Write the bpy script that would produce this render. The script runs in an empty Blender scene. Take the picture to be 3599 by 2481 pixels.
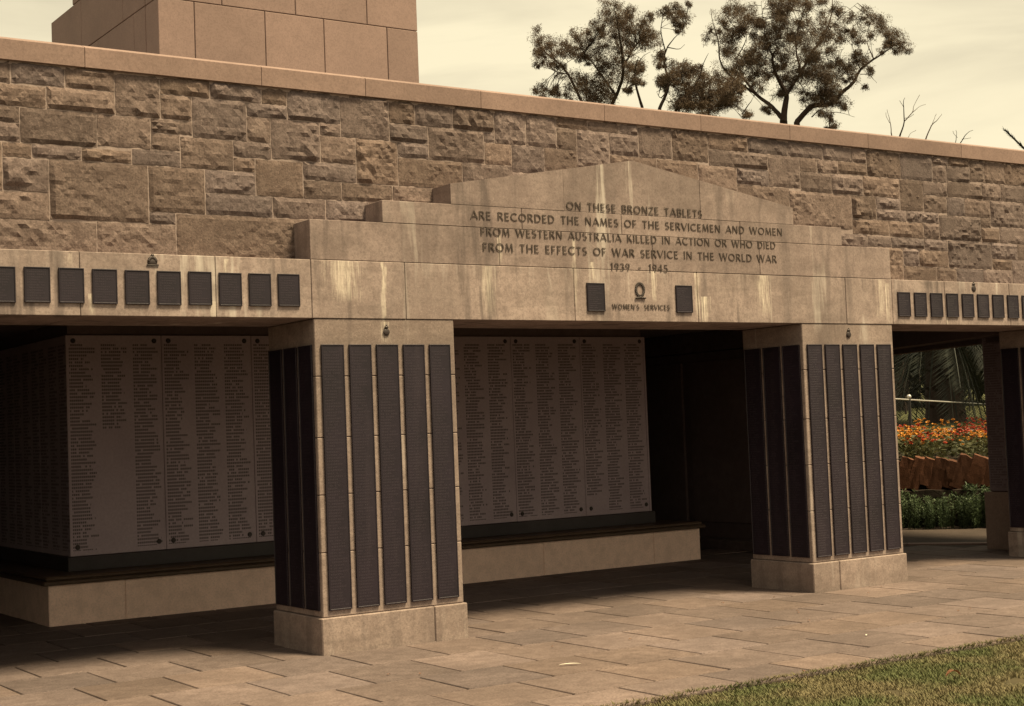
import bpy, bmesh, math, random
from mathutils import Vector, Matrix, noise
R = math.radians
random.seed(11)
scn = bpy.context.scene
col = scn.collection

# ---------------------------------------------------------------- camera
# x runs along the wall, y into the wall, z up; the camera stands at the origin, eye height 1.65 m
CR = Vector((0.83045986, -0.55573705, -0.03863616))
CU = Vector((0.00333454, -0.06439476, 0.99791893))
CF = Vector((0.55706849, 0.82886045, 0.05162413))
EYE = Vector((0, 0, 1.65)); FOC = 5312.344; PW, PH = 3599, 2481
cam_d = bpy.data.cameras.new('camera')
cam = bpy.data.objects.new('camera', cam_d); col.objects.link(cam)
cam.matrix_world = Matrix(((CR.x, CU.x, -CF.x, EYE.x), (CR.y, CU.y, -CF.y, EYE.y), (CR.z, CU.z, -CF.z, EYE.z), (0, 0, 0, 1)))
cam_d.sensor_width = 36; cam_d.lens = FOC / PW * 36; cam_d.clip_start = 0.1; cam_d.clip_end = 2000
scn.camera = cam

def ray(px, py):                       # direction through a photo pixel, unit depth along the view axis
    return CF + CR * ((px - PW / 2) / FOC) - CU * ((py - PH / 2) / FOC)
def at_depth(px, py, d): return EYE + ray(px, py) * d
def at_z(px, py, z):
    r = ray(px, py); return EYE + r * ((z - EYE.z) / r.z)
def at_y(px, py, y):
    r = ray(px, py); return EYE + r * (y / r.y)

# ---------------------------------------------------------------- world and sun
SUN_EL, SUN_AZ = 62.0, 36.0            # azimuth: degrees from the wall's outward normal towards +x
sd = Vector((math.sin(R(SUN_AZ)) * math.cos(R(SUN_EL)), -math.cos(R(SUN_AZ)) * math.cos(R(SUN_EL)), math.sin(R(SUN_EL))))
SKY_OFF = (1.0, 5.0, 2.0)
world = bpy.data.worlds.new('World'); scn.world = world; world.use_nodes = True
wn = world.node_tree; wn.nodes.clear(); WL = wn.links.new
def wnode(t, **k):
    n = wn.nodes.new(t)
    for a, b in k.items(): setattr(n, a, b)
    return n
sky = wnode('ShaderNodeTexSky', sky_type='NISHITA', sun_disc=False)
sky.sun_elevation = R(SUN_EL); sky.sun_rotation = math.atan2(sd.x, sd.y); sky.dust_density = 4.0
tc = wnode('ShaderNodeTexCoord')
mp = wnode('ShaderNodeMapping'); mp.inputs['Scale'].default_value = (2.0, 2.0, 9.0); mp.inputs['Location'].default_value = SKY_OFF; mp.inputs['Rotation'].default_value = (R(12), 0, 0)
WL(tc.outputs['Generated'], mp.inputs['Vector'])
nz = wnode('ShaderNodeTexNoise'); nz.inputs['Scale'].default_value = 2.2; nz.inputs['Detail'].default_value = 6; nz.inputs['Distortion'].default_value = .5
WL(mp.outputs[0], nz.inputs['Vector'])
rp = wnode('ShaderNodeValToRGB')
rp.color_ramp.elements[0].position = .34; rp.color_ramp.elements[0].color = (4.0, 3.48, 2.33, 1)
rp.color_ramp.elements[1].position = .60; rp.color_ramp.elements[1].color = (5.35, 4.68, 3.10, 1)
WL(nz.outputs[0], rp.inputs[0])
mx = wnode('ShaderNodeMix', data_type='RGBA'); mx.inputs[0].default_value = .93   # thin bright cloud over the blue
WL(sky.outputs[0], mx.inputs[6]); WL(rp.outputs[0], mx.inputs[7])
bg = wnode('ShaderNodeBackground'); bg.inputs['Strength'].default_value = .1
WL(mx.outputs[2], bg.inputs['Color'])
wo = wnode('ShaderNodeOutputWorld'); WL(bg.outputs[0], wo.inputs['Surface'])

sun_d = bpy.data.lights.new('sun', 'SUN'); sun_d.energy = 4.6; sun_d.angle = R(16); sun_d.color = (1, .835, .50)
sun = bpy.data.objects.new('sun', sun_d); col.objects.link(sun)
sun.rotation_euler = (-sd).to_track_quat('-Z', 'Y').to_euler(); sun.location = (5, -5, 30)

vs = scn.view_settings
vs.view_transform = 'Standard'; vs.look = 'None'; vs.gamma = 1; vs.use_curve_mapping = False; vs.exposure = 0.97
scn.cycles.use_denoising = True; scn.cycles.max_bounces = 9; scn.cycles.diffuse_bounces = 7

# ---------------------------------------------------------------- material helper
class M:
    def __init__(s, name, rough=.85, spec=.3):
        s.m = bpy.data.materials.new(name); s.m.use_nodes = True; s.t = s.m.node_tree; s.n = s.t.nodes
        s.b = s.n['Principled BSDF']; s.b.inputs['Roughness'].default_value = rough
        s.b.inputs['Specular IOR Level'].default_value = spec
        s.geo = s.n.new('ShaderNodeNewGeometry'); s.tc = s.n.new('ShaderNodeTexCoord'); s.oi = s.n.new('ShaderNodeObjectInfo')
        s.pos = s.geo.outputs['Position']; s.obj = s.tc.outputs['Object']; s.rnd = s.oi.outputs['Random']
    def L(s, a, b): s.t.links.new(a, b)
    def put(s, v, sock):
        if hasattr(v, 'is_linked'): s.L(v, sock)
        else: sock.default_value = v
    def math(s, op, a, b=0.0, c=0.0):
        n = s.n.new('ShaderNodeMath'); n.operation = op
        for i, v in enumerate((a, b, c)): s.put(v, n.inputs[i])
        return n.outputs[0]
    def scaled(s, vec, sc):
        n = s.n.new('ShaderNodeMapping'); s.L(vec, n.inputs['Vector'])
        n.inputs['Scale'].default_value = sc if isinstance(sc, tuple) else (sc, sc, sc); return n.outputs[0]
    def noise(s, vec, scale=1.0, detail=4, rough=.55, dist=0.0):
        v = s.scaled(vec, scale); n = s.n.new('ShaderNodeTexNoise')
        s.L(v, n.inputs['Vector']); n.inputs['Scale'].default_value = 1; n.inputs['Detail'].default_value = detail
        n.inputs['Roughness'].default_value = rough; n.inputs['Distortion'].default_value = dist
        return n.outputs[0]
    def ramp(s, f, stops):
        n = s.n.new('ShaderNodeValToRGB'); s.put(f, n.inputs[0]); e = n.color_ramp.elements
        while len(e) < len(stops): e.new(.5)
        for i, (p, c) in enumerate(stops):
            e[i].position = p; e[i].color = (c, c, c, 1) if isinstance(c, (int, float)) else (*c, 1)
        return n.outputs[0]
    def mix(s, f, a, b, mode='MIX'):
        n = s.n.new('ShaderNodeMix'); n.data_type = 'RGBA'; n.blend_type = mode
        s.put(f, n.inputs[0])
        for v, k in ((a, 6), (b, 7)):
            if hasattr(v, 'is_linked'): s.L(v, n.inputs[k])
            else: n.inputs[k].default_value = (*v, 1)
        return n.outputs[2]
    def bump(s, h, strength=.5, dist=.01):
        n = s.n.new('ShaderNodeBump'); n.inputs['Strength'].default_value = strength; n.inputs['Distance'].default_value = dist
        s.put(h, n.inputs['Height'])
        if s.b.inputs['Normal'].is_linked: s.L(s.b.inputs['Normal'].links[0].from_socket, n.inputs['Normal'])
        s.L(n.outputs[0], s.b.inputs['Normal'])
    def color(s, c):
        if hasattr(c, 'is_linked'): s.L(c, s.b.inputs['Base Color'])
        else: s.b.inputs['Base Color'].default_value = (*c, 1)
        return s

def mul(c, k): return tuple(min(1, v * k) for v in c)

# lime and grime runs on the lintel and pediment: x, half width, top, end, strength, dark
RUNS = [(5.50, .24, 3.036, 2.70, .75, 0), (5.855, .035, 3.036, 2.50, .8, 0), (5.866, .022, 2.60, 2.46, .8, 1), (5.86, .07, 2.56, 2.38, .5, 0), (6.97, .03, 3.30, 3.04, .6, 0),
        (6.85, .12, 3.036, 2.60, .45, 0), (7.75, .04, 3.30, 2.62, .6, 0), (7.95, .035, 3.10, 2.92, .8, 0), (8.30, .05, 3.02, 2.74, .45, 1), (8.62, .05, 3.036, 2.75, .75, 0), (8.76, .10, 3.036, 2.86, .5, 1),
        (9.13, .05, 3.036, 2.60, .7, 0), (9.20, .09, 2.82, 2.56, .9, 0), (9.95, .13, 3.036, 2.62, .75, 0), (9.72, .05, 3.036, 2.7, .5, 1), (11.55, .10, 3.036, 2.62, .5, 0), (11.66, .05, 3.0, 2.5, .6, 0), (11.30, .05, 3.036, 2.85, .6, 1),
        (3.50, .05, 2.74, 2.575, .7, 0), (4.52, .035, 3.02, 2.90, .7, 0), (3.33, .03, 3.02, 2.92, .6, 0), (4.42, .06, 2.70, 2.575, .6, 0), (12.53, .05, 2.68, 2.575, .6, 0), (10.9, .3, 2.57, 2.40, .35, 1)]
def stone_mat(name, c, var=.25, speckle=.5, bump=.4, streaks=0.0, rough=.9, blotch=.3, piece=.12, hue=0.0):
    s = M(name, rough, .25)
    big = s.noise(s.pos, 1.3, 5, .6); fine = s.noise(s.pos, 55, 3, .7); mid = s.noise(s.pos, 9, 5, .65)
    k = s.mix(s.ramp(big, [(.3, 0), (.7, 1)]), mul(c, 1 - var), mul(c, 1 + var * .7))
    k = s.mix(s.math('MULTIPLY', s.ramp(mid, [(.42, 0), (.62, 1)]), blotch), k, mul((c[0] * .9, c[1] * .85, c[2] * .85), .62))
    k = s.mix(s.math('MULTIPLY', s.ramp(fine, [(.35, 1), (.55, 0)]), speckle), k, mul(c, .45))
    k = s.mix(s.math('MULTIPLY', s.ramp(s.noise(s.pos, 80, 2, .6), [(.58, 0), (.7, 1)]), speckle * .6), k, mul(c, 1.6))
    if piece:
        t = s.math('MULTIPLY_ADD', s.rnd, 2 * piece, 1 - piece)
        n = s.n.new('ShaderNodeCombineColor'); [s.L(t, n.inputs[i]) for i in range(3)]
        k = s.mix(1.0, k, n.outputs[0], 'MULTIPLY')
    if hue:
        wv = s.n.new('ShaderNodeTexWhiteNoise'); wv.noise_dimensions = '1D'; s.L(s.math('MULTIPLY', s.rnd, 91.7), wv.inputs['W'])
        k = s.mix(hue, k, s.mix(wv.outputs['Value'], mul((1.12, 1.0, .84), .92), mul((.90, .97, 1.12), .92)), 'MULTIPLY')
    if streaks:
        # lime run-off: pale and dark vertical streaks with ragged edges
        w = s.noise(s.pos, (7, 7, .7), 5, .6, .3); zone = s.noise(s.pos, (1.1, 1.1, .9), 2)
        pale = s.math('MULTIPLY', s.ramp(w, [(.55, 0), (.66, 1)]), s.ramp(zone, [(.46, 0), (.62, 1)]))
        k = s.mix(s.math('MULTIPLY', pale, streaks), k, (.46, .40, .37))
        w2 = s.noise(s.pos, (5, 5, .55), 5, .6, .4)
        dark = s.math('MULTIPLY', s.ramp(w2, [(.53, 0), (.64, 1)]), s.ramp(zone, [(.35, 1), (.6, .25)]))
        k = s.mix(s.math('MULTIPLY', dark, streaks * .7), k, (.075, .058, .058))
    if streaks > .5:
        sp0 = s.n.new('ShaderNodeSeparateXYZ'); s.L(s.pos, sp0.inputs[0]); X, Zc = sp0.outputs[0], sp0.outputs[2]
        wob = s.math('MULTIPLY_ADD', s.noise(s.pos, (3, 3, 5), 3), .09, -.045); Xw = s.math('ADD', X, wob)
        rag = s.noise(s.pos, (38, 38, 1.6), 6, .75, .3); rag2 = s.ramp(s.noise(s.pos, (60, 60, 5), 4, .7), [(.40, .25), (.6, 1)])
        for (xc, w, zt, zb, stg, dark) in RUNS:
            m = s.math('SUBTRACT', 1.0, s.math('DIVIDE', s.math('ABSOLUTE', s.math('SUBTRACT', Xw, xc)), w))
            m = s.math('ADD', m, s.math('MULTIPLY_ADD', rag, 3.4, -2.05))
            f = s.math('DIVIDE', s.math('SUBTRACT', Zc, zb), zt - zb)          # 1 at the top of the run, 0 at its end
            m = s.math('MULTIPLY', s.math('MULTIPLY', s.ramp(m, [(.0, 0), (.5, 1)]), rag2), s.ramp(f, [(0, 0), (.25, .7), (.97, 1), (1, 0)]))
            k = s.mix(s.math('MULTIPLY', m, stg), k, (.06, .045, .045) if dark else (.72, .63, .54))
        hz = s.ramp(s.noise(s.pos, (1.1, 1, 6), 5, .6, .6), [(.50, 0), (.66, 1)])
        k = s.mix(s.math('MULTIPLY', hz, .28), k, (.09, .068, .062))
    if streaks > .6:
        sp = s.n.new('ShaderNodeSeparateXYZ'); s.L(s.pos, sp.inputs[0]); z = sp.outputs[2]
        drop = s.math('SUBTRACT', 3.036, z); w3 = s.noise(s.pos, (10, 10, 1.1), 6, .7, .5); w4 = s.noise(s.pos, (.9, .9, .1), 2)
        thr = s.math('MULTIPLY_ADD', drop, .42, .50)
        run = s.math('MULTIPLY', s.math('GREATER_THAN', drop, 0), s.math('MULTIPLY', s.ramp(s.math('SUBTRACT', w3, thr), [(0, 0), (.14, 1)]), s.ramp(w4, [(.42, 0), (.58, 1)])))
        k = s.mix(s.math('MULTIPLY', run, .5), k, (.42, .36, .34))
    s.color(k)
    s.bump(fine, bump, .004); s.bump(mid, bump * .7, .008)
    return s.m

GRAN = (.225, .150, .100)
MAT = {}
MAT['rubble'] = stone_mat('rock_faced_granite', (.172, .127, .119), .32, .8, .95, 0, .95, .75, .2, .5)
MAT['coping'] = stone_mat('sawn_coping_stone', (.235, .160, .142), .15, .35, .25, 0, .85, .2, .06)
MAT['tower'] = stone_mat('tower_granite', (.232, .160, .145), .12, .35, .2, 0, .85, .12, .07)
MAT['ashlar'] = stone_mat('stained_limestone', (.262, .200, .188), .22, .5, .3, .9, .9, .5, .13)
MAT['pier'] = stone_mat('pillar_limestone', (.27, .207, .188), .22, .5, .3, .6, .9, .45, .06)
MAT['lintel'] = stone_mat('streaked_lintel_limestone', (.305, .236, .220), .22, .5, .3, 1.0, .9, .5, .06)
MAT['mortar'] = stone_mat('pale_mortar', (.31, .24, .225), .2, .3, .4, 0, .95, .3, 0)
MAT['paving'] = stone_mat('paving_stone', (.156, .115, .108), .32, .75, .35, 0, .85, .6, .2, .35)
MAT['bench'] = stone_mat('pale_bench_stone', (.80, .58, .49), .1, .3, .2, 0, .85, .3, .05)
MAT['cap'] = stone_mat('brown_cap_stone', (.09, .058, .040), .2, .4, .3, 0, .5, .3, .05)
MAT['slate'] = stone_mat('dark_slate_band', (.055, .045, .048), .3, .2, .2, 0, .45, .3, .1)
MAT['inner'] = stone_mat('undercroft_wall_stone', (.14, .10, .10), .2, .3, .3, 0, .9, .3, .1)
MAT['ceil'] = stone_mat('ceiling_bounce_tone', (.22, .17, .16), .2, .2, .3, 0, .9, .3, .1)  # ceiling tone chosen for the light it bounces into the undercroft
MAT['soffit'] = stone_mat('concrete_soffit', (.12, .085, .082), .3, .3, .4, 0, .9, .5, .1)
MAT['sand'] = stone_mat('joint_sand', (.060, .043, .036), .3, .5, .6, 0, 1, .4, 0)
MAT['soil'] = stone_mat('dark_soil', (.035, .024, .017), .3, .5, .8, 0, 1, .4, 0)
MAT['gravel'] = stone_mat('brown_path', (.14, .090, .075), .15, .5, .4, 0, .95, .3, .1)
MAT['edging'] = stone_mat('rust_brown_rock', (.125, .052, .030), .35, .5, .8, 0, .95, .5, .25)
MAT['darkrock'] = stone_mat('mossy_dark_rock', (.04, .028, .022), .3, .5, .8, 0, .95, .4, .2)

def name_rows(s, colw, rowh, cells, lo, hi, minlen, seed=0):
    """mask of incised name rows: columns of ragged-right letter cells in the tablet's own coordinates"""
    sp = s.n.new('ShaderNodeSeparateXYZ'); s.L(s.obj, sp.inputs[0])
    u = s.math('DIVIDE', sp.outputs[0], colw); v = s.math('DIVIDE', sp.outputs[2], rowh)
    cu, fu, rv, fv = s.math('FLOOR', u), s.math('FRACT', u), s.math('FLOOR', v), s.math('FRACT', v)
    rv2 = s.math('MULTIPLY_ADD', s.rnd, 977, rv)
    def wn_(x, y, z):
        c = s.n.new('ShaderNodeCombineXYZ')
        for q, i in ((x, 0), (y, 1), (z, 2)): s.put(q, c.inputs[i])
        w = s.n.new('ShaderNodeTexWhiteNoise'); w.noise_dimensions = '3D'; s.L(c.outputs[0], w.inputs['Vector']); return w.outputs['Value']
    ln = s.math('MULTIPLY_ADD', wn_(cu, rv2, 3.0), .9 - minlen, minlen)
    ce = s.math('MULTIPLY', fu, cells); ci, cf = s.math('FLOOR', ce), s.math('FRACT', ce)
    gap = wn_(s.math('MULTIPLY_ADD', cu, 37, ci), rv2, 7.0)
    m = s.math('MULTIPLY', s.math('GREATER_THAN', fu, .07), s.math('LESS_THAN', fu, ln))
    m = s.math('MULTIPLY', m, s.math('MULTIPLY', s.math('GREATER_THAN', fv, .20), s.math('LESS_THAN', fv, .78)))
    m = s.math('MULTIPLY', m, s.math('GREATER_THAN', cf, .24))
    m = s.math('MULTIPLY', m, s.math('GREATER_THAN', gap, .09))
    oc = s.n.new('ShaderNodeSeparateColor'); s.L(s.oi.outputs['Color'], oc.inputs[0])      # one column of a tablet may end early
    short = s.math('MULTIPLY', s.math('LESS_THAN', s.math('ABSOLUTE', s.math('SUBTRACT', s.math('MULTIPLY', oc.outputs[0], 10), s.math('ADD', cu, .5))), .25), s.math('LESS_THAN', sp.outputs[2], s.math('MULTIPLY', oc.outputs[1], 2.155)))
    m = s.math('MULTIPLY', m, s.math('SUBTRACT', 1.0, short))
    m = s.math('MULTIPLY', m, s.math('MULTIPLY', s.math('GREATER_THAN', sp.outputs[2], lo), s.math('LESS_THAN', sp.outputs[2], hi)))
    return m

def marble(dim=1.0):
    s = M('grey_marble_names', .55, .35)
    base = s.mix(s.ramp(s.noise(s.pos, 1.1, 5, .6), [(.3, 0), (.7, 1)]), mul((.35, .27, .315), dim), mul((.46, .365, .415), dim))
    base = s.mix(s.math('MULTIPLY', s.ramp(s.noise(s.pos, 40, 3, .7), [(.4, 1), (.6, 0)]), .25), base, (.22, .18, .19))
    k = name_rows(s, .3245, .034, 16, .05, 2.08, .50)
    s.color(s.mix(k, base, (.11, .083, .092)))
    return s.m
MAT['marble'] = marble()
MAT['shaded_marble_names'] = marble(.45)  # same marble, its colour darkened for the shade around the name slab
MAT['base2'] = stone_mat('shaded_base_stone', (.30, .22, .19), .1, .3, .2, 0, .85, .3, .05)  # pale bench stone again, with the shade put into its colour

def bronze(name, colw, rowh, cells, lo, hi):
    s = M(name, .5, .5)
    base = s.mix(s.ramp(s.noise(s.pos, 2.2, 5, .6), [(.3, 0), (.7, 1)]), (.0085, .0048, .0100), (.017, .0098, .0195))
    base = s.mix(s.math('MULTIPLY', s.ramp(s.noise(s.pos, (9, 9, 1.2), 4), [(.55, 0), (.75, 1)]), .35), base, (.040, .028, .038))
    k = name_rows(s, colw, rowh, cells, lo, hi, .5)
    s.color(s.mix(s.math('MULTIPLY', k, .5), base, (.030, .020, .030)))
    s.b.inputs['Metallic'].default_value = .2
    s.bump(k, .6, .003); s.bump(s.noise(s.pos, 90, 2), .15, .003)
    return s.m
MAT['bronze'] = bronze('dark_bronze_tablet', .195, .0235, 13, .03, 2.0)
MAT['bronze_small'] = bronze('dark_bronze_plaque', .18, .0185, 13, .015, .235)
s_ = M('bronze_plain', .5, .5); s_.color(s_.mix(s_.noise(s_.pos, 30), (.028, .020, .020), (.05, .036, .034))); s_.b.inputs['Metallic'].default_value = .3
MAT['bronze_plain'] = s_.m
s_ = M('letter_dark', .7, .3); s_.color(s_.mix(s_.noise(s_.pos, 25), (.030, .022, .020), (.075, .055, .046))); MAT['letter'] = s_.m
s_ = M('black_iron', .5, .4); s_.color((.015, .012, .012)); MAT['iron'] = s_.m
s_ = M('galvanised_rail', .4, .5); s_.color((.5, .47, .45)); s_.b.inputs['Metallic'].default_value = .5; MAT['rail'] = s_.m
s_ = M('white_paper', .8, .2); s_.color((.75, .70, .60)); MAT['paper'] = s_.m

def leaf_mat(name, c1, c2, trans=.25, rough=.6):
    s = M(name, rough, .3)
    s.color(s.mix(s.ramp(s.noise(s.pos, 2.3, 3), [(.35, 0), (.65, 1)]), c1, c2))
    s.b.inputs['Transmission Weight'].default_value = 0
    tr = s.n.new('ShaderNodeBsdfTranslucent'); tr.inputs[0].default_value = (*mul(c2, 1.2), 1)
    ms = s.n.new('ShaderNodeMixShader'); ms.inputs[0].default_value = trans
    s.L(s.b.outputs[0], ms.inputs[1]); s.L(tr.outputs[0], ms.inputs[2]); s.L(ms.outputs[0], s.n['Material Output'].inputs['Surface'])
    return s.m
MAT['gum'] = leaf_mat('gum_leaf', (.055, .036, .027), (.10, .066, .042), .28)
MAT['bark'] = stone_mat('gum_bark', (.050, .033, .028), .3, .4, .6, 0, .9, .4, .1)
MAT['palm'] = leaf_mat('palm_leaf', (.010, .013, .011), (.024, .026, .017), .1)
MAT['hedge'] = leaf_mat('dark_shrub_leaf', (.009, .010, .007), (.022, .021, .010), .1)
MAT['snap'] = leaf_mat('snapdragon_leaf', (.035, .055, .028), (.085, .115, .055), .2)
MAT['marig'] = leaf_mat('marigold_leaf', (.045, .055, .025), (.10, .095, .04), .2)
MAT['orange'] = leaf_mat('orange_petal', (.45, .16, .02), (.60, .27, .04), .2)
MAT['red'] = leaf_mat('red_petal', (.28, .026, .018), (.42, .06, .025), .2)
MAT['pink'] = leaf_mat('coral_petal', (.60, .06, .06), (.75, .14, .10), .2)
MAT['dryleaf'] = leaf_mat('fallen_leaf', (.10, .04, .02), (.18, .075, .03), .1)
def grass_mat():
    s = M('lawn_blades', .7, .2)
    patch = s.ramp(s.noise(s.pos, (1.5, 2.0, 1), 4, .6), [(.40, 0), (.60, 1)]); f2 = s.noise(s.pos, 35, 2)
    green = s.mix(f2, (.070, .088, .032), (.135, .140, .060)); dry = s.mix(f2, (.135, .112, .058), (.23, .190, .105))
    s.color(s.mix(patch, dry, green)); return s.m
MAT['grass'] = grass_mat()
s_ = M('lawn_ground', 1, .1); s_.color(s_.mix(s_.noise(s_.pos, 3, 4), (.045, .040, .022), (.085, .066, .040))); MAT['lawn'] = s_.m
s_ = M('park_grass', 1, .1); s_.color(s_.mix(s_.noise(s_.pos, .7, 4), (.05, .055, .024), (.085, .08, .038))); MAT['park'] = s_.m

# ---------------------------------------------------------------- object helpers
def tag(o, label=None, cat=None, group=None, kind=None):
    for k, v in (('label', label), ('category', cat), ('group', group), ('kind', kind)):
        if v: o[k] = v
    return o
def empty(name, loc, label, cat, group=None, kind=None):
    o = bpy.data.objects.new(name, None); col.objects.link(o); o.location = loc; o.empty_display_size = .2
    return tag(o, label, cat, group, kind)
def m_world(p):
    m = Matrix.Translation(p.location) @ p.rotation_euler.to_matrix().to_4x4() @ Matrix.Diagonal((*p.scale, 1))
    if p.parent: m = m_world(p.parent) @ p.matrix_parent_inverse @ m
    return m
def obj(name, me, mat, parent=None, loc=None, smooth=False):
    if isinstance(me, bmesh.types.BMesh):
        b = me; me = bpy.data.meshes.new(name); b.normal_update(); b.to_mesh(me); b.free()
    elif isinstance(me, tuple):
        v, f = me; me = bpy.data.meshes.new(name); me.from_pydata(v, [], f); me.update()
    if mat is not None and not me.materials: me.materials.append(MAT[mat])
    if smooth: me.shade_smooth()
    o = bpy.data.objects.new(name, me); col.objects.link(o)
    if loc is not None: o.location = loc
    if parent is not None:
        o.parent = parent; o.matrix_parent_inverse = m_world(parent).inverted()
    return o
def box(bm, x0, x1, y0, y1, z0, z1, bev=0.0):
    b2 = bmesh.new(); r = bmesh.ops.create_cube(b2, size=1)
    for v in b2.verts: v.co = ((x0 + x1) / 2 + v.co.x * (x1 - x0), (y0 + y1) / 2 + v.co.y * (y1 - y0), (z0 + z1) / 2 + v.co.z * (z1 - z0))
    if bev: bmesh.ops.bevel(b2, geom=list(b2.edges), offset=bev, segments=1, affect='EDGES')
    t = bpy.data.meshes.new('t'); b2.to_mesh(t); b2.free(); bm.from_mesh(t); bpy.data.meshes.remove(t); return bm
def bx(x0, x1, y0, y1, z0, z1, bev=.004): return box(bmesh.new(), x0, x1, y0, y1, z0, z1, bev)
def prism(poly, y0, y1):                      # outline in x,z pushed from y0 to y1
    n = len(poly); v = [(x, y0, z) for x, z in poly] + [(x, y1, z) for x, z in poly]
    return v, [tuple(range(n)), tuple(range(2 * n - 1, n - 1, -1))] + [((i + 1) % n, i, n + i, n + (i + 1) % n) for i in range(n)]
def tube(V, F, pts, rad, k=6):                # tapered tube along points
    base = len(V); prev = None
    for i, p in enumerate(pts):
        d = (pts[min(i + 1, len(pts) - 1)] - pts[max(i - 1, 0)]).normalized()
        a = d.orthogonal().normalized() if prev is None else (prev - d * prev.dot(d)).normalized()
        prev = a; b = d.cross(a); r = rad[i]
        for j in range(k):
            t = 2 * math.pi * j / k; V.append(tuple(p + a * (r * math.cos(t)) + b * (r * math.sin(t))))
    for i in range(len(pts) - 1):
        for j in range(k):
            q = base + i * k; F.append((q + j, q + (j + 1) % k, q + k + (j + 1) % k, q + k + j))
    F.append(tuple(base + (len(pts) - 1) * k + j for j in range(k))); F.append(tuple(base + k - 1 - j for j in range(k)))
def leaf(V, F, p, d, side, L, W):             # folded four-point leaf
    b = len(V); V += [tuple(p), tuple(p + d * (L * .45) + side * W), tuple(p + d * L), tuple(p + d * (L * .45) - side * W)]
    F.append((b, b + 1, b + 2, b + 3))
def rdir():
    while True:
        v = Vector((random.uniform(-1, 1), random.uniform(-1, 1), random.uniform(-1, 1)))
        if .05 < v.length < 1: return v.normalized()
def structure(name, me, mat): return tag(obj(name, me, mat), kind='structure')

# ================================================================ the ground
YF, YB, ZS, ZL = 10.5, 11.35, 2.58, 3.037        # front face, back of the lintels, soffit, top of the lintels
YW = 10.80                                        # plane of the rough stones' arrises
structure('ground', ([(-400, -400, -.06), (400, -400, -.06), (400, 400, -.06), (-400, 400, -.06)], [(0, 1, 2, 3)]), 'park')
structure('lawn', ([(-30, -20, -.030), (30, -20, -.030), (30, 7.235, -.030), (-30, 7.235, -.030)], [(0, 1, 2, 3)]), 'lawn')
pav = structure('pavement', bx(-3, 19.0, 7.20, 19.0, -.055, -.0085, 0), 'sand')
slab_meshes = []
for k in range(3):
    b = bx(-.5, .5, -.5, .5, -.04, 0, .0); me = bpy.data.meshes.new('paving_slab')
    for v in b.verts:
        v.co.x += random.uniform(-.006, .006); v.co.y += random.uniform(-.006, .006)
    bmesh.ops.bevel(b, geom=[e for e in b.edges if all(v.co.z > -.01 for v in e.verts)], offset=.006, segments=1, affect='EDGES')
    b.to_mesh(me); b.free(); me.materials.append(MAT['paving']); slab_meshes.append(me)
rows = [(7.22, 7.725, 5.89), (7.725, 8.385, 5.565), (8.385, 9.04, 5.855), (9.04, 9.775, 5.55), (9.775, 10.475, 5.89)]
yy = 10.475; ph = 0
while yy < 17.4:
    rows.append((yy, yy + .68, (5.55, 5.88)[ph % 2])); yy += .68; ph += 1
for (y0, y1, x0) in rows:
    xs = [x0 + .655 * k + random.uniform(-.02, .02) for k in range(-9, 17)]
    for a, b in zip(xs, xs[1:]):
        if b > 15.8 or a < .2: continue
        if y0 > 14.4 and 4.4 < a and b < 12.0: continue        # under the name block
        if y0 > 13.4 and b > 13.7: continue
        if y1 > 10.475 and (a + b) / 2 + .45 * (y1 - 10.5) > 16.4: continue
        g = .0075; me = random.choice(slab_meshes)
        o = obj('paving_slab', me, None, pav, ((a + b) / 2, (y0 + y1) / 2, random.uniform(-.0015, .0015)))
        o.scale = (b - a - 2 * g, y1 - y0 - 2 * g, 1); o.rotation_euler = (random.gauss(0, .0013), random.gauss(0, .0013), 0)

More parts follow.
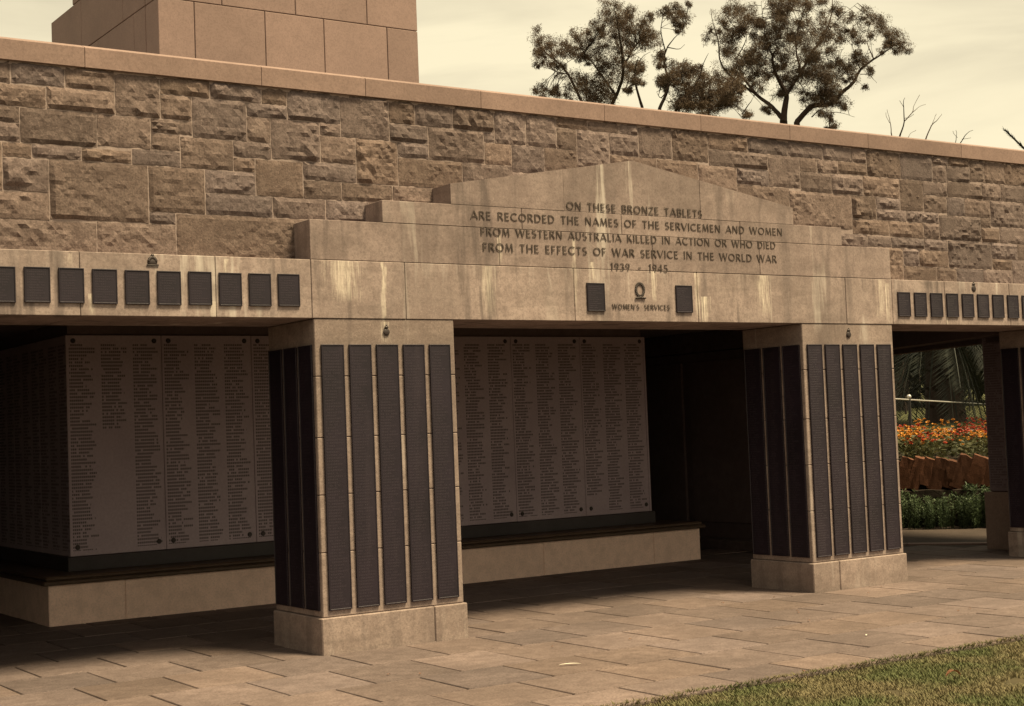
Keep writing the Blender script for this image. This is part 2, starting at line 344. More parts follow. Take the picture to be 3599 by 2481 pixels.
# ================================================================ the memorial wall
wall = empty('memorial_wall', (8.45, 10.8, 0), 'long rock-faced granite wall with smooth coping, stepped pediment and dark inscription', 'wall')
obj('wall_core', bx(-.5, 17.5, YW - .005, 11.4, ZL + .002, 4.40, 0), 'mortar', wall)
STONES = [(2.92,3.04,4.26,4.43),(3.04,3.43,4.27,4.43),(3.43,3.8,4.27,4.43),(3.8,4.15,4.1,4.43),(4.15,4.55,4.29,4.43),(4.55,4.98,4.29,4.43),(4.98,5.2,4.29,4.43),(5.2,5.67,4.18,4.43),(2.92,3.29,4.1,4.26),(3.29,3.8,4.1,4.27),(4.15,4.4,4.1,4.29),(4.4,4.85,3.98,4.29),(4.85,5.2,4.18,4.29),(4.85,5.05,3.98,4.18),(5.05,5.48,3.86,4.18),(5.48,5.67,4.08,4.18),(5.48,5.8,3.86,4.08),(2.92,3.1,3.98,4.1),(2.92,3.1,3.84,3.98),(3.1,3.66,3.84,4.1),(3.66,4.07,3.86,4.1),(4.07,4.4,3.99,4.1),(4.07,4.3,3.86,3.99),(4.3,4.73,3.74,3.98),(4.73,5.05,3.85,3.98),(4.73,4.91,3.74,3.85),(4.91,5.32,3.56,3.85),(5.32,5.8,3.71,3.86),(5.32,5.66,3.56,3.71),(2.97,3.18,3.73,3.84),(3.18,3.54,3.74,3.84),(3.54,3.92,3.74,3.84),(3.92,4.3,3.74,3.86),(2.71,2.97,3.49,3.84),(2.97,3.3,3.49,3.73),(3.3,4.04,3.3,3.74),(4.04,4.49,3.39,3.74),(4.49,4.91,3.56,3.74),(4.49,5.05,3.39,3.56),(5.05,5.51,3.39,3.56),(5.51,5.9,3.38,3.56),(2.83,3.3,3.29,3.49),(4.04,4.25,3.3,3.39),(2.75,3.64,3.03,3.29),(3.64,4.25,3.03,3.3),(4.25,5.41,3.03,3.39),(5.67,6.12,4.08,4.43),(6.12,6.37,4.23,4.43),(6.37,6.74,4.23,4.43),(6.74,7.16,4.23,4.43),(7.16,7.49,4.14,4.43),(7.49,7.82,4.14,4.43),(7.82,8.17,4.33,4.43),(8.17,8.53,4.33,4.43),(8.53,8.75,4.33,4.43),(8.75,9.15,4.13,4.43),(9.15,9.6,4.13,4.43),(6.12,6.49,4.08,4.23),(6.19,6.49,3.95,4.08),(5.8,6.19,3.71,4.08),(6.49,7.05,3.95,4.23),(7.05,7.16,4.14,4.23),(7.05,7.33,3.95,4.14),(7.33,7.68,3.9,4.14),(7.68,8.04,3.93,4.14),(7.82,8.04,4.14,4.33),(8.04,8.41,3.97,4.33),(8.41,8.75,4.13,4.33),(6.19,6.82,3.71,3.95),(6.82,7.33,3.75,3.95),(5.66,6.13,3.56,3.71),(6.13,6.54,3.56,3.71),(8.41,8.96,3.98,4.13),(8.96,9.46,3.92,4.13),(9.6,10.11,4.27,4.43),(10.11,10.64,4.27,4.43),(10.64,11.13,4.27,4.43),(11.13,11.54,4.27,4.43),(11.54,11.76,4.27,4.43),(11.76,12.27,4.14,4.43),(12.27,12.77,4.14,4.43),(12.77,13.02,4.33,4.43),(13.02,13.37,4.33,4.43),(12.77,12.99,4.14,4.33),(12.99,13.37,4.16,4.33),(13.37,13.61,4.18,4.43),(13.61,13.96,4.18,4.43),(13.96,14.51,4.18,4.43),(9.6,10.37,4.11,4.27),(10.37,10.8,3.95,4.27),(10.8,11.04,4.13,4.27),(11.04,11.34,4.13,4.27),(11.34,11.76,4.14,4.27),(9.46,9.95,3.86,4.11),(9.95,10.37,3.95,4.11),(10.8,11.24,3.93,4.13),(11.24,11.69,3.93,4.13),(11.69,12.24,3.93,4.14),(12.24,12.6,3.81,4.14),(12.6,12.99,3.99,4.14),(12.99,13.56,3.99,4.16),(13.56,13.88,3.99,4.18),(13.88,14.51,3.99,4.18),(9.95,10.64,3.7,3.95),(10.64,11.51,3.57,3.93),(11.51,11.87,3.69,3.93),(11.87,12.24,3.81,3.93),(11.87,12.32,3.69,3.81),(12.32,12.83,3.69,3.81),(12.6,12.97,3.81,3.99),(12.97,13.26,3.79,3.99),(13.26,13.68,3.79,3.99),(13.68,14.27,3.7,3.99),(11.51,12.05,3.53,3.69),(12.05,12.58,3.52,3.69),(12.58,12.83,3.52,3.69),(12.83,13.51,3.52,3.79),(13.51,13.68,3.68,3.79),(13.51,13.82,3.52,3.68),(13.82,14.28,3.52,3.7),(11.25,11.72,3.38,3.53),(11.72,12.07,3.41,3.52),(12.07,12.58,3.41,3.52),(12.58,12.95,3.4,3.52),(12.95,13.67,3.22,3.52),(13.67,14.11,3.34,3.52),(14.11,14.51,3.34,3.52),(11.86,12.24,3.03,3.41),(12.24,12.49,3.22,3.41),(12.49,12.95,3.22,3.4),(12.24,12.75,3.03,3.22),(12.75,13.07,3.03,3.22),(13.07,13.51,3.03,3.22),(13.51,14.0,3.03,3.22),(13.67,14.0,3.22,3.34),(14.0,14.33,3.03,3.34),(0.0,0.44,3.03,3.37),(0.44,0.78,3.03,3.43),(0.78,1.44,3.03,3.31),(1.44,1.78,3.03,3.25),(1.78,2.12,3.03,3.43),(2.12,2.75,3.03,3.25),(5.41,5.63,3.03,3.38),(14.33,14.77,3.03,3.33),(14.77,15.33,3.03,3.37),(15.33,15.67,3.03,3.25),(15.67,16.01,3.03,3.43),(16.01,16.57,3.03,3.43),(16.57,17.0,3.03,3.31),(11.61,11.86,3.03,3.21),(10.81,11.03,3.19,3.39),(11.61,11.86,3.21,3.38),(5.63,5.91,3.23,3.38),(1.44,1.78,3.25,3.59),(2.12,2.56,3.25,3.65),(2.56,2.75,3.25,3.49),(15.33,15.67,3.25,3.65),(2.75,2.83,3.29,3.49),(11.25,11.61,3.29,3.38),(0.78,1.34,3.31,3.65),(1.34,1.44,3.31,3.53),(16.57,17.0,3.31,3.59),(11.03,11.25,3.32,3.45),(14.51,14.77,3.33,3.56),(6.07,6.35,3.35,3.51),(0.0,0.44,3.37,3.65),(14.77,15.21,3.37,3.77),(15.21,15.33,3.37,3.77),(5.9,6.07,3.39,3.56),(10.81,11.03,3.39,3.52),(6.51,6.73,3.42,3.56),(0.44,0.78,3.43,3.71),(1.78,2.12,3.43,3.65),(6.35,6.51,3.43,3.56),(10.25,10.41,3.43,3.7),(10.41,10.64,3.43,3.7),(10.64,10.69,3.43,3.57),(15.67,16.23,3.43,3.83),(16.23,16.57,3.43,3.83),(11.03,11.25,3.45,3.57),(2.56,2.71,3.49,3.89),(10.69,10.81,3.49,3.57),(6.07,6.23,3.51,3.56),(6.23,6.35,3.51,3.56),(10.81,11.03,3.52,3.57),(14.28,14.51,3.52,3.78),(1.34,1.44,3.53,3.81),(10.13,10.25,3.53,3.7),(6.54,6.73,3.56,3.71),(7.57,7.73,3.56,3.9),(14.51,14.77,3.56,3.96),(1.44,1.78,3.59,3.81),(16.57,17.0,3.59,3.81),(7.73,8.07,3.62,3.93),(0.0,0.44,3.65,3.87),(0.78,1.12,3.65,3.99),(1.12,1.34,3.65,3.87),(1.78,2.12,3.65,4.05),(2.12,2.56,3.65,3.93),(15.33,15.67,3.65,4.05),(9.69,9.85,3.68,3.81),(8.51,8.67,3.69,3.98),(9.33,9.53,3.69,3.86),(9.85,9.95,3.68,3.86),(0.44,0.78,3.71,3.99),(8.07,8.23,3.71,3.97),(7.33,7.57,3.75,3.9),(9.53,9.69,3.76,3.86),(14.77,15.11,3.77,3.99),(15.11,15.33,3.77,4.17),(14.27,14.51,3.78,3.91),(8.67,8.89,3.79,3.98),(1.34,1.78,3.81,4.09),(9.69,9.85,3.81,3.86),(16.57,17.0,3.81,4.15),(15.67,16.33,3.83,4.17),(16.33,16.57,3.83,4.23),(2.71,2.92,3.84,4.12),(9.17,9.33,3.85,3.92),(8.89,9.17,3.86,3.92),(9.33,9.46,3.86,3.92),(0.0,0.44,3.87,4.15),(1.12,1.34,3.87,4.09),(2.56,2.71,3.89,4.29),(14.27,14.51,3.91,3.99),(8.89,8.96,3.92,3.98),(2.12,2.46,3.93,4.15),(2.46,2.56,3.93,4.15),(14.51,14.77,3.96,4.18),(0.44,1.0,3.99,4.43),(1.0,1.12,3.99,4.43),(14.77,15.11,3.99,4.27),(1.78,2.12,4.05,4.43),(15.33,15.67,4.05,4.43),(1.12,1.68,4.09,4.43),(1.68,1.78,4.09,4.43),(2.71,2.92,4.12,4.43),(0.0,0.44,4.15,4.43),(2.12,2.56,4.15,4.43),(16.57,17.0,4.15,4.43),(15.11,15.33,4.17,4.43),(15.67,16.23,4.17,4.43),(16.23,16.33,4.17,4.43),(14.51,14.77,4.18,4.43),(16.33,16.57,4.23,4.43),(14.77,15.11,4.27,4.43),(2.56,2.71,4.29,4.43)]
def rock(x0, x1, z0, z1, seed):
    g = .0048; x0 += g; x1 -= g; z0 += g; z1 -= g
    w, h = x1 - x0, z1 - z0; cell = .030 if (2.6 < x1 and x0 < 14.4) else .08
    nx, nz = max(4, round(w / cell)), max(4, round(h / cell)); V = []; F = []
    amp = random.uniform(.6, 1.3); tiltx, tiltz = random.gauss(0, .025), random.gauss(0, .025); push = random.uniform(.012, .022)
    for j in range(nz + 1):
        for i in range(nx + 1):
            u, v = i / nx, j / nz; x, z = x0 + u * w, z0 + v * h
            e = min(min(u, 1 - u) * w, min(v, 1 - v) * h); t = min(1, e / .024); t = t * t * (3 - 2 * t)
            q = Vector((x * 3.1 + seed * 7.7, z * 3.1, seed)); q2 = Vector((x * 11 + seed, z * 11, seed * 3.3)); q3 = Vector((x * 30, z * 30, seed))
            n = noise.noise(q) * .018 + abs(noise.noise(q2)) * .024 + noise.noise(q3) * .010 - .005
            d = t * (push + amp * n + tiltx * (u - .5) * w + tiltz * (v - .5) * h) + (1 - t) * .008
            if e < 1e-6:
                x += noise.noise(q2) * .005; z += noise.noise(q2 + Vector((9, 3, 1))) * .005; d = random.uniform(.005, .011)
            elif e < .03 and noise.noise(q2 * .7) > .25: d *= .35
            V.append((x, YW - max(d, .005 if e < .02 else .013), z))
    n1 = nx + 1
    for j in range(nz):
        for i in range(nx):
            a = j * n1 + i; F.append((a, a + 1, a + n1 + 1, a + n1) if (i + j) % 2 else (a + 1, a + n1 + 1, a + n1, a))
    rim = [i for i in range(n1)] + [j * n1 + nx for j in range(1, nz + 1)] + [nz * n1 + i for i in range(nx - 1, -1, -1)] + [j * n1 for j in range(nz - 1, 0, -1)]
    b0 = len(V); V += [(V[i][0], YW + .03, V[i][2]) for i in rim]; m = len(rim)
    for k in range(m): F.append((rim[(k + 1) % m], rim[k], b0 + k, b0 + (k + 1) % m))
    return V, F
for k, (x0, x1, z0, z1) in enumerate(STONES): obj('stone', rock(x0, x1, z0, z1, k * 1.37 % 50), 'rubble', wall)

# coping: blocks with a weathered top
cj = [-.5, .9, 2.25, 3.57, 4.97, 5.89, 7.01, 8.34, 9.49, 10.65, 11.76, 13.21, 14.4, 15.8, 17.5]
obj('coping_bed', bx(-.5, 17.5, 10.79, 11.45, 4.402, 4.56, 0), 'mortar', wall)
for a, b in zip(cj, cj[1:]):
    g = .0025
    poly = [(10.758, 4.427), (10.755, 4.570), (10.760, 4.575), (10.842, 4.607), (11.5, 4.610), (11.5, 4.427)]
    V = [(x, y, z) for x in (a + g, b - g) for y, z in poly]; n = 6
    F = [tuple(range(n)), tuple(range(2 * n - 1, n - 1, -1))] + [((i + 1) % n, i, n + i, n + (i + 1) % n) for i in range(n)]
    o = obj('coping_block', (V, F), 'coping', wall)

# pediment: three stepped courses of smooth blocks
def course(joints, z0, z1, name='pediment_block', y0=YF, top=None):
    for a, b in zip(joints, joints[1:]):
        g = .002; yo = y0 + random.uniform(-.002, .002)
        if top is None: obj(name, bx(a + g, b - g, yo, YW + .05, z0 + .0015, z1 - .0015, .003), 'ashlar', wall)
        else:
            pts = [(a + g, z0 + .0015), (b - g, z0 + .0015), (b - g, top(b))] + ([(8.43, top(8.43))] if a < 8.43 < b else []) + [(a + g, top(a))]
            obj(name, prism(pts, yo, YW + .05), 'ashlar', wall)
course([5.215, 6.97, 8.62, 9.92, 11.71], ZL, 3.352)
course([5.86, 7.21, 8.28, 9.69, 11.035], 3.352, 3.534)
course([6.508, 7.66, 9.21, 10.385], 3.534, 3.7, top=lambda x: 3.70 + .325 * (1 - abs(x - 8.43) / 1.94))

# lintels
lint = []
def lintel(joints):
    for a, b in zip(joints, joints[1:]):
        g = .002; lint.append((a, b, obj('lintel_block', bx(a + g, b - g, YF + random.uniform(-.001, .001), YB, ZS, ZL - .002, .004), 'lintel', wall)))
lintel([-.5, 1.3]); lintel([1.3, 2.40, 3.41, 4.43, 5.216]); lintel([5.216, 6.05, 7.73, 9.13, 11.05, 11.712]); lintel([11.712, 12.51, 13.55, 14.35, 15.6, 17.5])
obj('lintel_core', bx(-.49, 17.49, YF + .012, YB - .01, ZS + .008, ZL - .012, 0), 'mortar', wall)
def host(x): return next(o for a, b, o in lint if a <= x < b)

# bronze plaques on the lintels: plate with a raised rim and a slightly sunk field
def plate(w, h, t=.014, rim=.007):
    b = bmesh.new()
    def ring(i, y): return [b.verts.new((x, y, z)) for x, z in ((i, i), (w - i, i), (w - i, h - i), (i, h - i))]
    rs = [ring(0, 0), ring(0, -t + .002), ring(.002, -t), ring(rim, -t), ring(rim + .003, -t + .004)]
    for p, q in zip(rs, rs[1:]):
        for k in range(4): b.faces.new((p[k], p[(k + 1) % 4], q[(k + 1) % 4], q[k]))
    b.faces.new(rs[-1]); bmesh.ops.recalc_face_normals(b, faces=b.faces)
    me = bpy.data.meshes.new('plate'); b.to_mesh(me); b.free(); return me
small = plate(.179, .248); small.materials.append(MAT['bronze_small'])
for k in range(10): obj('bronze_plaque', small, None, host(2.78 + .2392 * k + .09), (2.78 + .2392 * k, YF - .001, 2.666 + random.uniform(-.002, .002)))
for k in range(9): obj('bronze_plaque', small, None, host(11.789 + .245 * k + .09), (11.789 + .245 * k, YF - .001, 2.660))
wm = plate(.191, .248); wm.materials.append(MAT['bronze_small'])
for x in (7.862, 8.866): obj('bronze_plaque', wm, None, host(x), (x, YF - .001, 2.665))

# inscription: flared Roman capitals cut as strokes
TH, TN = .125, .080
def ln(x0, y0, x1, y1, w=TH): return ('l', x0, y0, x1, y1, w)
def ar(cx, cy, rx, ry, a0, a1, w=TH): return ('a', cx, cy, rx, ry, a0, a1, w)
GL = {
 'A': (.80, [ln(.03, 0, .40, 1, TN), ln(.40, 1, .77, 0), ln(.17, .32, .63, .32, TN)]),
 'B': (.62, [ln(.10, 0, .10, 1), ln(.1, .96, .32, .96, TN), ar(.32, .74, .19, .22, -90, 90), ln(.1, .52, .34, .52, TN), ar(.33, .28, .23, .24, -90, 90), ln(.1, .04, .33, .04, TN)]),
 'C': (.78, [ar(.46, .5, .40, .46, 48, 312)]),
 'D': (.78, [ln(.10, 0, .10, 1), ln(.1, .96, .28, .96, TN), ar(.28, .5, .42, .46, -90, 90), ln(.1, .04, .28, .04, TN)]),
 'E': (.55, [ln(.10, 0, .10, 1), ln(.1, .95, .50, .95, TN), ln(.1, .52, .46, .52, TN), ln(.1, .05, .52, .05, TN)]),
 'F': (.53, [ln(.10, 0, .10, 1), ln(.1, .95, .50, .95, TN), ln(.1, .50, .45, .50, TN)]),
 'H': (.76, [ln(.10, 0, .10, 1), ln(.66, 0, .66, 1), ln(.1, .52, .66, .52, TN)]),
 'I': (.20, [ln(.10, 0, .10, 1)]),
 'K': (.68, [ln(.10, 0, .10, 1), ln(.12, .45, .60, 1, TN), ln(.26, .58, .64, 0)]),
 'L': (.53, [ln(.10, 0, .10, 1), ln(.1, .05, .52, .05, TN)]),
 'M': (.90, [ln(.08, 0, .17, 1, TN), ln(.17, 1, .45, .08), ln(.45, .08, .73, 1, TN), ln(.73, 1, .82, 0)]),
 'N': (.78, [ln(.09, 0, .09, 1, TN), ln(.09, 1, .68, 0), ln(.68, 0, .68, 1, TN)]),
 'O': (.92, [ar(.46, .5, .39, .45, 0, 360)]),
 'R': (.66, [ln(.10, 0, .10, 1), ln(.1, .96, .32, .96, TN), ar(.32, .74, .20, .22, -90, 90), ln(.1, .52, .34, .52, TN), ln(.30, .52, .62, 0)]),
 'S': (.56, [ar(.28, .73, .19, .22, 35, 270, TH * .9), ar(.28, .28, .21, .23, -145, 90, TH * .9)]),
 'T': (.64, [ln(.32, 0, .32, 1), ln(.02, .95, .62, .95, TN)]),
 'U': (.74, [ln(.10, .35, .10, 1), ar(.36, .36, .26, .32, 180, 360, TN * 1.2), ln(.62, .35, .62, 1, TN)]),
 'V': (.76, [ln(.03, 1, .38, 0), ln(.38, 0, .73, 1, TN)]),
 'W': (1.1, [ln(.03, 1, .29, 0), ln(.29, 0, .55, 1, TN), ln(.55, 1, .81, 0), ln(.81, 0, 1.07, 1, TN)]),
 'Z': (.64, [ln(.04, .95, .60, .95, TN), ln(.58, .95, .06, .05), ln(.04, .05, .62, .05, TN)]),
 "'": (.16, [ln(.08, .70, .09, 1, TN)]), '-': (.40, [ln(.03, .42, .37, .42, TN)]),
 '1': (.30, [ln(.17, 0, .17, 1), ln(.02, .82, .17, .98, TN)]),
 '9': (.58, [ar(.29, .70, .21, .25, 0, 360, TN * 1.2), ln(.50, .66, .34, 0)]),
 '3': (.54, [ar(.24, .74, .20, .21, -90, 140, TN * 1.2), ar(.24, .28, .23, .25, -140, 90)]),
 '4': (.62, [ln(.44, 0, .44, 1), ln(.44, .97, .04, .30, TN), ln(.04, .30, .60, .30, TN)]),
 '5': (.54, [ln(.14, .95, .48, .95, TN), ln(.14, .95, .11, .52, TN), ar(.24, .30, .24, .27, -140, 100)]),
}
gcache = {}
def glyph(ch):
    if ch in gcache: return gcache[ch]
    V = []; F = []
    def strip(L, Rr, dep, closed=False):
        n = len(L); b = len(V)
        for p, q in zip(L, Rr): V.extend([(p[0], -dep, p[1]), (q[0], -dep, q[1]), (p[0], 0, p[1]), (q[0], 0, q[1])])
        m = n if closed else n - 1
        for i in range(m):
            a, c = b + 4 * i, b + 4 * ((i + 1) % n)
            F.extend([(a, a + 1, c + 1, c), (a + 2, a, c, c + 2), (a + 1, a + 3, c + 3, c + 1)])
        if not closed:
            e = b + 4 * (n - 1); F.extend([(b + 2, b + 3, b + 1, b), (e, e + 1, e + 3, e + 2)])
    for k, st in enumerate(GL[ch][1]):
        dep = .10 + .006 * k
        if st[0] == 'l':
            _, x0, y0, x1, y1, w = st; d = Vector((x1 - x0, y1 - y0)); nn = Vector((-d.y, d.x)).normalized()
            L = []; Q = []
            for t, f in ((0, 1.35), (.12, 1.0), (.88, 1.0), (1, 1.35)):
                p = Vector((x0, y0)) + d * t; L.append(p + nn * w * f / 2); Q.append(p - nn * w * f / 2)
            strip(L, Q, dep)
        else:
            _, cx, cy, rx, ry, a0, a1, w = st; closed = a1 - a0 >= 360; n = 20 if closed else 11; L = []; Q = []
            for i in range(n):
                t = R(a0 + (a1 - a0) * i / (n if closed else n - 1)); ww = w * (.62 + .45 * abs(math.cos(t)))
                L.append((cx + (rx + ww / 2) * math.cos(t), cy + (ry + ww / 2) * math.sin(t))); Q.append((cx + (rx - ww / 2) * math.cos(t), cy + (ry - ww / 2) * math.sin(t)))
            strip(L, Q, dep, closed)
    me = bpy.data.meshes.new('letter'); me.from_pydata(V, [], F); me.update(); me.materials.append(MAT['letter']); gcache[ch] = me; return me
def inscribe(text, x0, x1, z0, z1, space=.62, track=.15):
    h = z1 - z0; adv = 0; xs = []
    for ch in text:
        if ch == ' ': adv += space; continue
        xs.append((ch, adv)); adv += GL[ch][0] + track
    adv -= track; k = (x1 - x0) / adv
    for ch, a in xs:
        o = obj('letter', glyph(ch), None, wall, (x0 + a * k, YF - .003, z0)); o.scale = (k, .028, h)
inscribe('ON THESE BRONZE TABLETS', 7.680, 9.225, 3.550, 3.617)
inscribe('ARE RECORDED THE NAMES OF THE SERVICEMEN AND WOMEN', 6.694, 10.227, 3.421, 3.488)
inscribe('FROM WESTERN AUSTRALIA KILLED IN ACTION OR WHO DIED', 6.787, 10.129, 3.288, 3.356)
inscribe('FROM THE EFFECTS OF WAR SERVICE IN THE WORLD WAR', 6.802, 10.137, 3.158, 3.226)
inscribe('1939 - 1945', 8.137, 8.785, 3.033, 3.097, .9)
inscribe("WOMEN'S SERVICES", 8.135, 8.788, 2.688, 2.733, 1.0)

# emblems
def blob(b, c, r):
    m = bmesh.ops.create_icosphere(b, subdivisions=2, radius=1)
    for v in m['verts']: v.co = (c[0] + v.co.x * r[0], c[1] + v.co.y * r[1], c[2] + v.co.z * r[2])
def wreath(x, z):
    b = bmesh.new(); n = 26
    for i in range(n):
        t = -math.pi / 2 + 2 * math.pi * i / n; fl = .75 + .25 * abs(math.cos(t))
        for s, rr in ((-1, .040), (1, .050)):
            blob(b, (x + rr * math.cos(t), YF - .003, z + .008 + (rr + .011) * math.sin(t)), (.0085 * fl, .008, .0105 * fl))
    for q in (-.045, -.022, 0, .022, .045): blob(b, (x + q, YF - .009, z - .062 - .002 * abs(q) / .02), (.016, .008, .010))
    return obj('wreath_emblem', b, 'bronze_plain', host(x), smooth=True)
wreath(8.455, 2.856)
def badge(x, z, k, parent, kind):
    b = bmesh.new()
    blob(b, (x, YF - .002, z - .010 * k), (.040 * k, .007, .040 * k if kind else .030 * k))
    if kind:      # oval badge with a crown
        blob(b, (x, YF - .003, z + .040 * k), (.024 * k, .010, .018 * k)); blob(b, (x, YF - .003, z + .062 * k), (.008 * k, .006, .010 * k))
    else:         # rays rising over a scroll
        for q in range(-4, 5):
            t = R(90 + q * 17); blob(b, (x + .030 * k * math.cos(t), YF - .003, z - .012 * k + .036 * k * math.sin(t)), (.012 * k, .008, .016 * k))
        blob(b, (x, YF - .003, z + .040 * k), (.014 * k, .008, .014 * k))
        box(b, x - .048 * k, x + .048 * k, YF - .007, YF - .001, z - .044 * k, z - .026 * k, .003)
    return obj('badge_emblem', b, 'bronze_plain', parent, smooth=True)
badge(3.946, 2.985, .95, host(3.946), 0); badge(12.972, 2.977, .9, host(12.972), 1)

# ================================================================ pillars
tall = plate(.195, 2.046, .016, .008); tall.materials.append(MAT['bronze'])
wide = plate(.236, 2.046, .016, .008); wide.materials.append(MAT['bronze'])
def pillar(x0, x1, label, badge_k, pj):
    p = empty('memorial_pillar', (x0, YF, 0), label, 'pillar', 'pillars carrying the memorial wall')
    zs = [.2795, .7735, 1.215, 1.656, 2.129, ZS - .002]
    for z0, z1 in zip(zs, zs[1:]): obj('shaft_block', bx(x0 + .012, x1 - .012, YF + .006, YB - .004, z0 + .0015, z1 - .0015, .006), 'pier', p)
    obj('shaft_core', bx(x0 + .03, x1 - .03, YF + .02, YB - .02, .2, ZS - .001, 0), 'mortar', p)
    for a, b in ((x0 - .012, pj), (pj, x1 + .012)): obj('plinth_block', bx(a + .0015, b - .0015, YF - .016, YB + .01, -.02, .278, .008), 'pier', p)
    w = (x1 - x0); g0 = .062; pitch = (w - 2 * g0 - .195) / 4
    for k in range(5): obj('bronze_tablet', tall, None, p, (x0 + g0 + k * pitch, YF + .004, .33))
    for sx, rot in ((x0 + .013, -90), (x1 - .013, 90)):
        for k in range(3):
            y = YF + .045 + k * .272 + (.236 if rot < 0 else 0)
            o = obj('bronze_tablet', wide, None, p, (sx, y, .33)); o.rotation_euler = (0, 0, R(rot)); o.parent = None
            o.parent = p; o.matrix_parent_inverse = m_world(p).inverted()
    if badge_k: badge((x0 + x1) / 2, 2.482, badge_k, p, 1)
    return p
pillar(1.33, 2.62, 'stone pillar with bronze name tablets at the far end of the ten-plaque bay', .8, 1.9)
pillar(5.218, 6.508, 'stone pillar with tall bronze tablets, standing between ten-plaque bay and inscribed lintel', .75, 6.207)
pillar(10.422, 11.708, 'stone pillar with tall bronze tablets, between inscribed lintel and opening onto flower garden', .8, 10.766)
pillar(14.40, 15.68, 'shaded stone pillar on the far side of opening onto flower garden', .8, 15.1)

# ================================================================ undercroft
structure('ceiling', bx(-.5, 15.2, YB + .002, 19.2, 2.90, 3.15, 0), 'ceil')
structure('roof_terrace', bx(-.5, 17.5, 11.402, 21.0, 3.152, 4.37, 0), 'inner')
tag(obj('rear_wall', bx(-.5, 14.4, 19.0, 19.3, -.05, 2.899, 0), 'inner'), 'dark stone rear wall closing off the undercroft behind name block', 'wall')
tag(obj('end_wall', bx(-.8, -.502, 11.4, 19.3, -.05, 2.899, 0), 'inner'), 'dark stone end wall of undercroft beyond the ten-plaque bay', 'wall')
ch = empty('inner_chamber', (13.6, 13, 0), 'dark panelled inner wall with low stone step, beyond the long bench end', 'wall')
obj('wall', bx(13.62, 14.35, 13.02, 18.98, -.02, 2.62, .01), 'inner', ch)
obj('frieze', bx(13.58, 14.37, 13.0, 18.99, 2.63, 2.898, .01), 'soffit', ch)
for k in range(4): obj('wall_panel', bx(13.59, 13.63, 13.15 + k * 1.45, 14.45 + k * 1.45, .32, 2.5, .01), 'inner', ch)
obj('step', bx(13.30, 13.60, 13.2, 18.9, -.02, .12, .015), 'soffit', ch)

bench = empty('stone_bench', (8.22, 14.2, 0), 'long pale stone bench with dark brown cap round the marble name block', 'bench')
for a, b in zip([4.245, 4.98, 7.4, 9.87, 11.48, 12.21], [4.98, 7.4, 9.87, 11.48, 12.21]): obj('bench_block', bx(a + .001, b - .001, 14.2, 17.8, -.02, .378, .006), 'bench', bench)
obj('bench_cap', bx(4.19, 12.27, 14.15, 17.85, .380, .418, .010), 'cap', bench)
obj('bench_cap_roll', bx(4.22, 12.24, 14.18, 17.82, .420, .458, .014), 'cap', bench)
blk = empty('name_block', (8.22, 14.65, 0.458), 'grey marble block densely engraved with columns of names, standing on long bench', 'memorial')
obj('base_band', bx(4.565, 11.865, 14.615, 17.44, .456, .598, .006), 'slate', blk)
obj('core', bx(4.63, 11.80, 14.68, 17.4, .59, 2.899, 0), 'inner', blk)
def tablet(w, mat='marble'):
    me = bpy.data.meshes.new('marble_tablet'); b = bx(0, w, -.03, 0, 0, 2.155, .004); b.to_mesh(me); b.free(); me.materials.append(MAT[mat]); return me
disc = bpy.data.meshes.new('rosette'); b_ = bmesh.new(); bmesh.ops.create_cone(b_, cap_ends=True, segments=14, radius1=.026, radius2=.018, depth=.012)
for v in b_.verts: v.co = (v.co.x, -v.co.z, v.co.y)
bmesh.ops.recalc_face_normals(b_, faces=b_.faces); b_.to_mesh(disc); b_.free(); disc.materials.append(MAT['bronze_plain'])
tj = [4.60, 5.575, 6.555, 7.69, 8.83, 9.83, 10.83, 11.83]
for a, b in zip(tj, tj[1:]):
    o = obj('marble_tablet', tablet(b - a - .004), None, blk, (a + .002, 14.68, .60)); o.color = (.15, 1.23 / 2.155, 0, 1) if a < 4.7 else (.05, .24 / 2.155, 0, 1) if a > 10.8 else (.95, 0, 0, 1)
    for dx in (.075, b - a - .075):
        for dz in (.085, 2.10): obj('rosette', disc, None, o, (a + dx, 14.644, .60 + dz))
me = tablet(.916)
for k in range(3):
    o = obj('marble_tablet', me, None, blk, (4.63, 17.4 - k * .92, .60)); o.rotation_euler = (0, 0, R(-90))
    o = obj('marble_tablet', me, None, blk, (11.80, 14.64 + k * .92, .60)); o.rotation_euler = (0, 0, R(90))

sl = empty('name_slab', (15.05, 11.9, 0), 'narrow engraved name slab on pale base, behind shaded pillar by garden opening', 'memorial')
obj('base', bx(15.04, 16.6, 11.5, 12.19, -.02, .69, .008), 'base2', sl)
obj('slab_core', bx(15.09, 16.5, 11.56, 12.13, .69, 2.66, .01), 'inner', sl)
o = obj('marble_tablet', tablet(.55, 'shaded_marble_names'), None, sl, (15.10, 12.12, .70)); o.rotation_euler = (0, 0, R(-90)); o.scale = (1, 1, .9)
ev = empty('eave_beam', (15.2, 12.2, 2.5), 'brown stone eave beam over the way out to flower garden', 'beam')
v0, v1 = Vector((14.85, 11.35, 0)), Vector((16.6, 15.9, 0)); d_ = (v1 - v0).normalized(); n_ = Vector((-d_.y, d_.x, 0))
def slanted(lo, hi, z0, z1):
    V = []
    for z in (z0, z1):
        for p, q in ((v0, lo), (v1, lo), (v1, hi), (v0, hi)): V.append(tuple(p + n_ * q + Vector((0, 0, z))))
    return V, [(3, 2, 1, 0), (4, 5, 6, 7), (0, 1, 5, 4), (1, 2, 6, 5), (2, 3, 7, 6), (3, 0, 4, 7)]
obj('beam', slanted(-.05, .35, 2.56, 2.93), 'inner', ev); obj('drip_moulding', slanted(-.09, .05, 2.50, 2.558), 'soffit', ev)
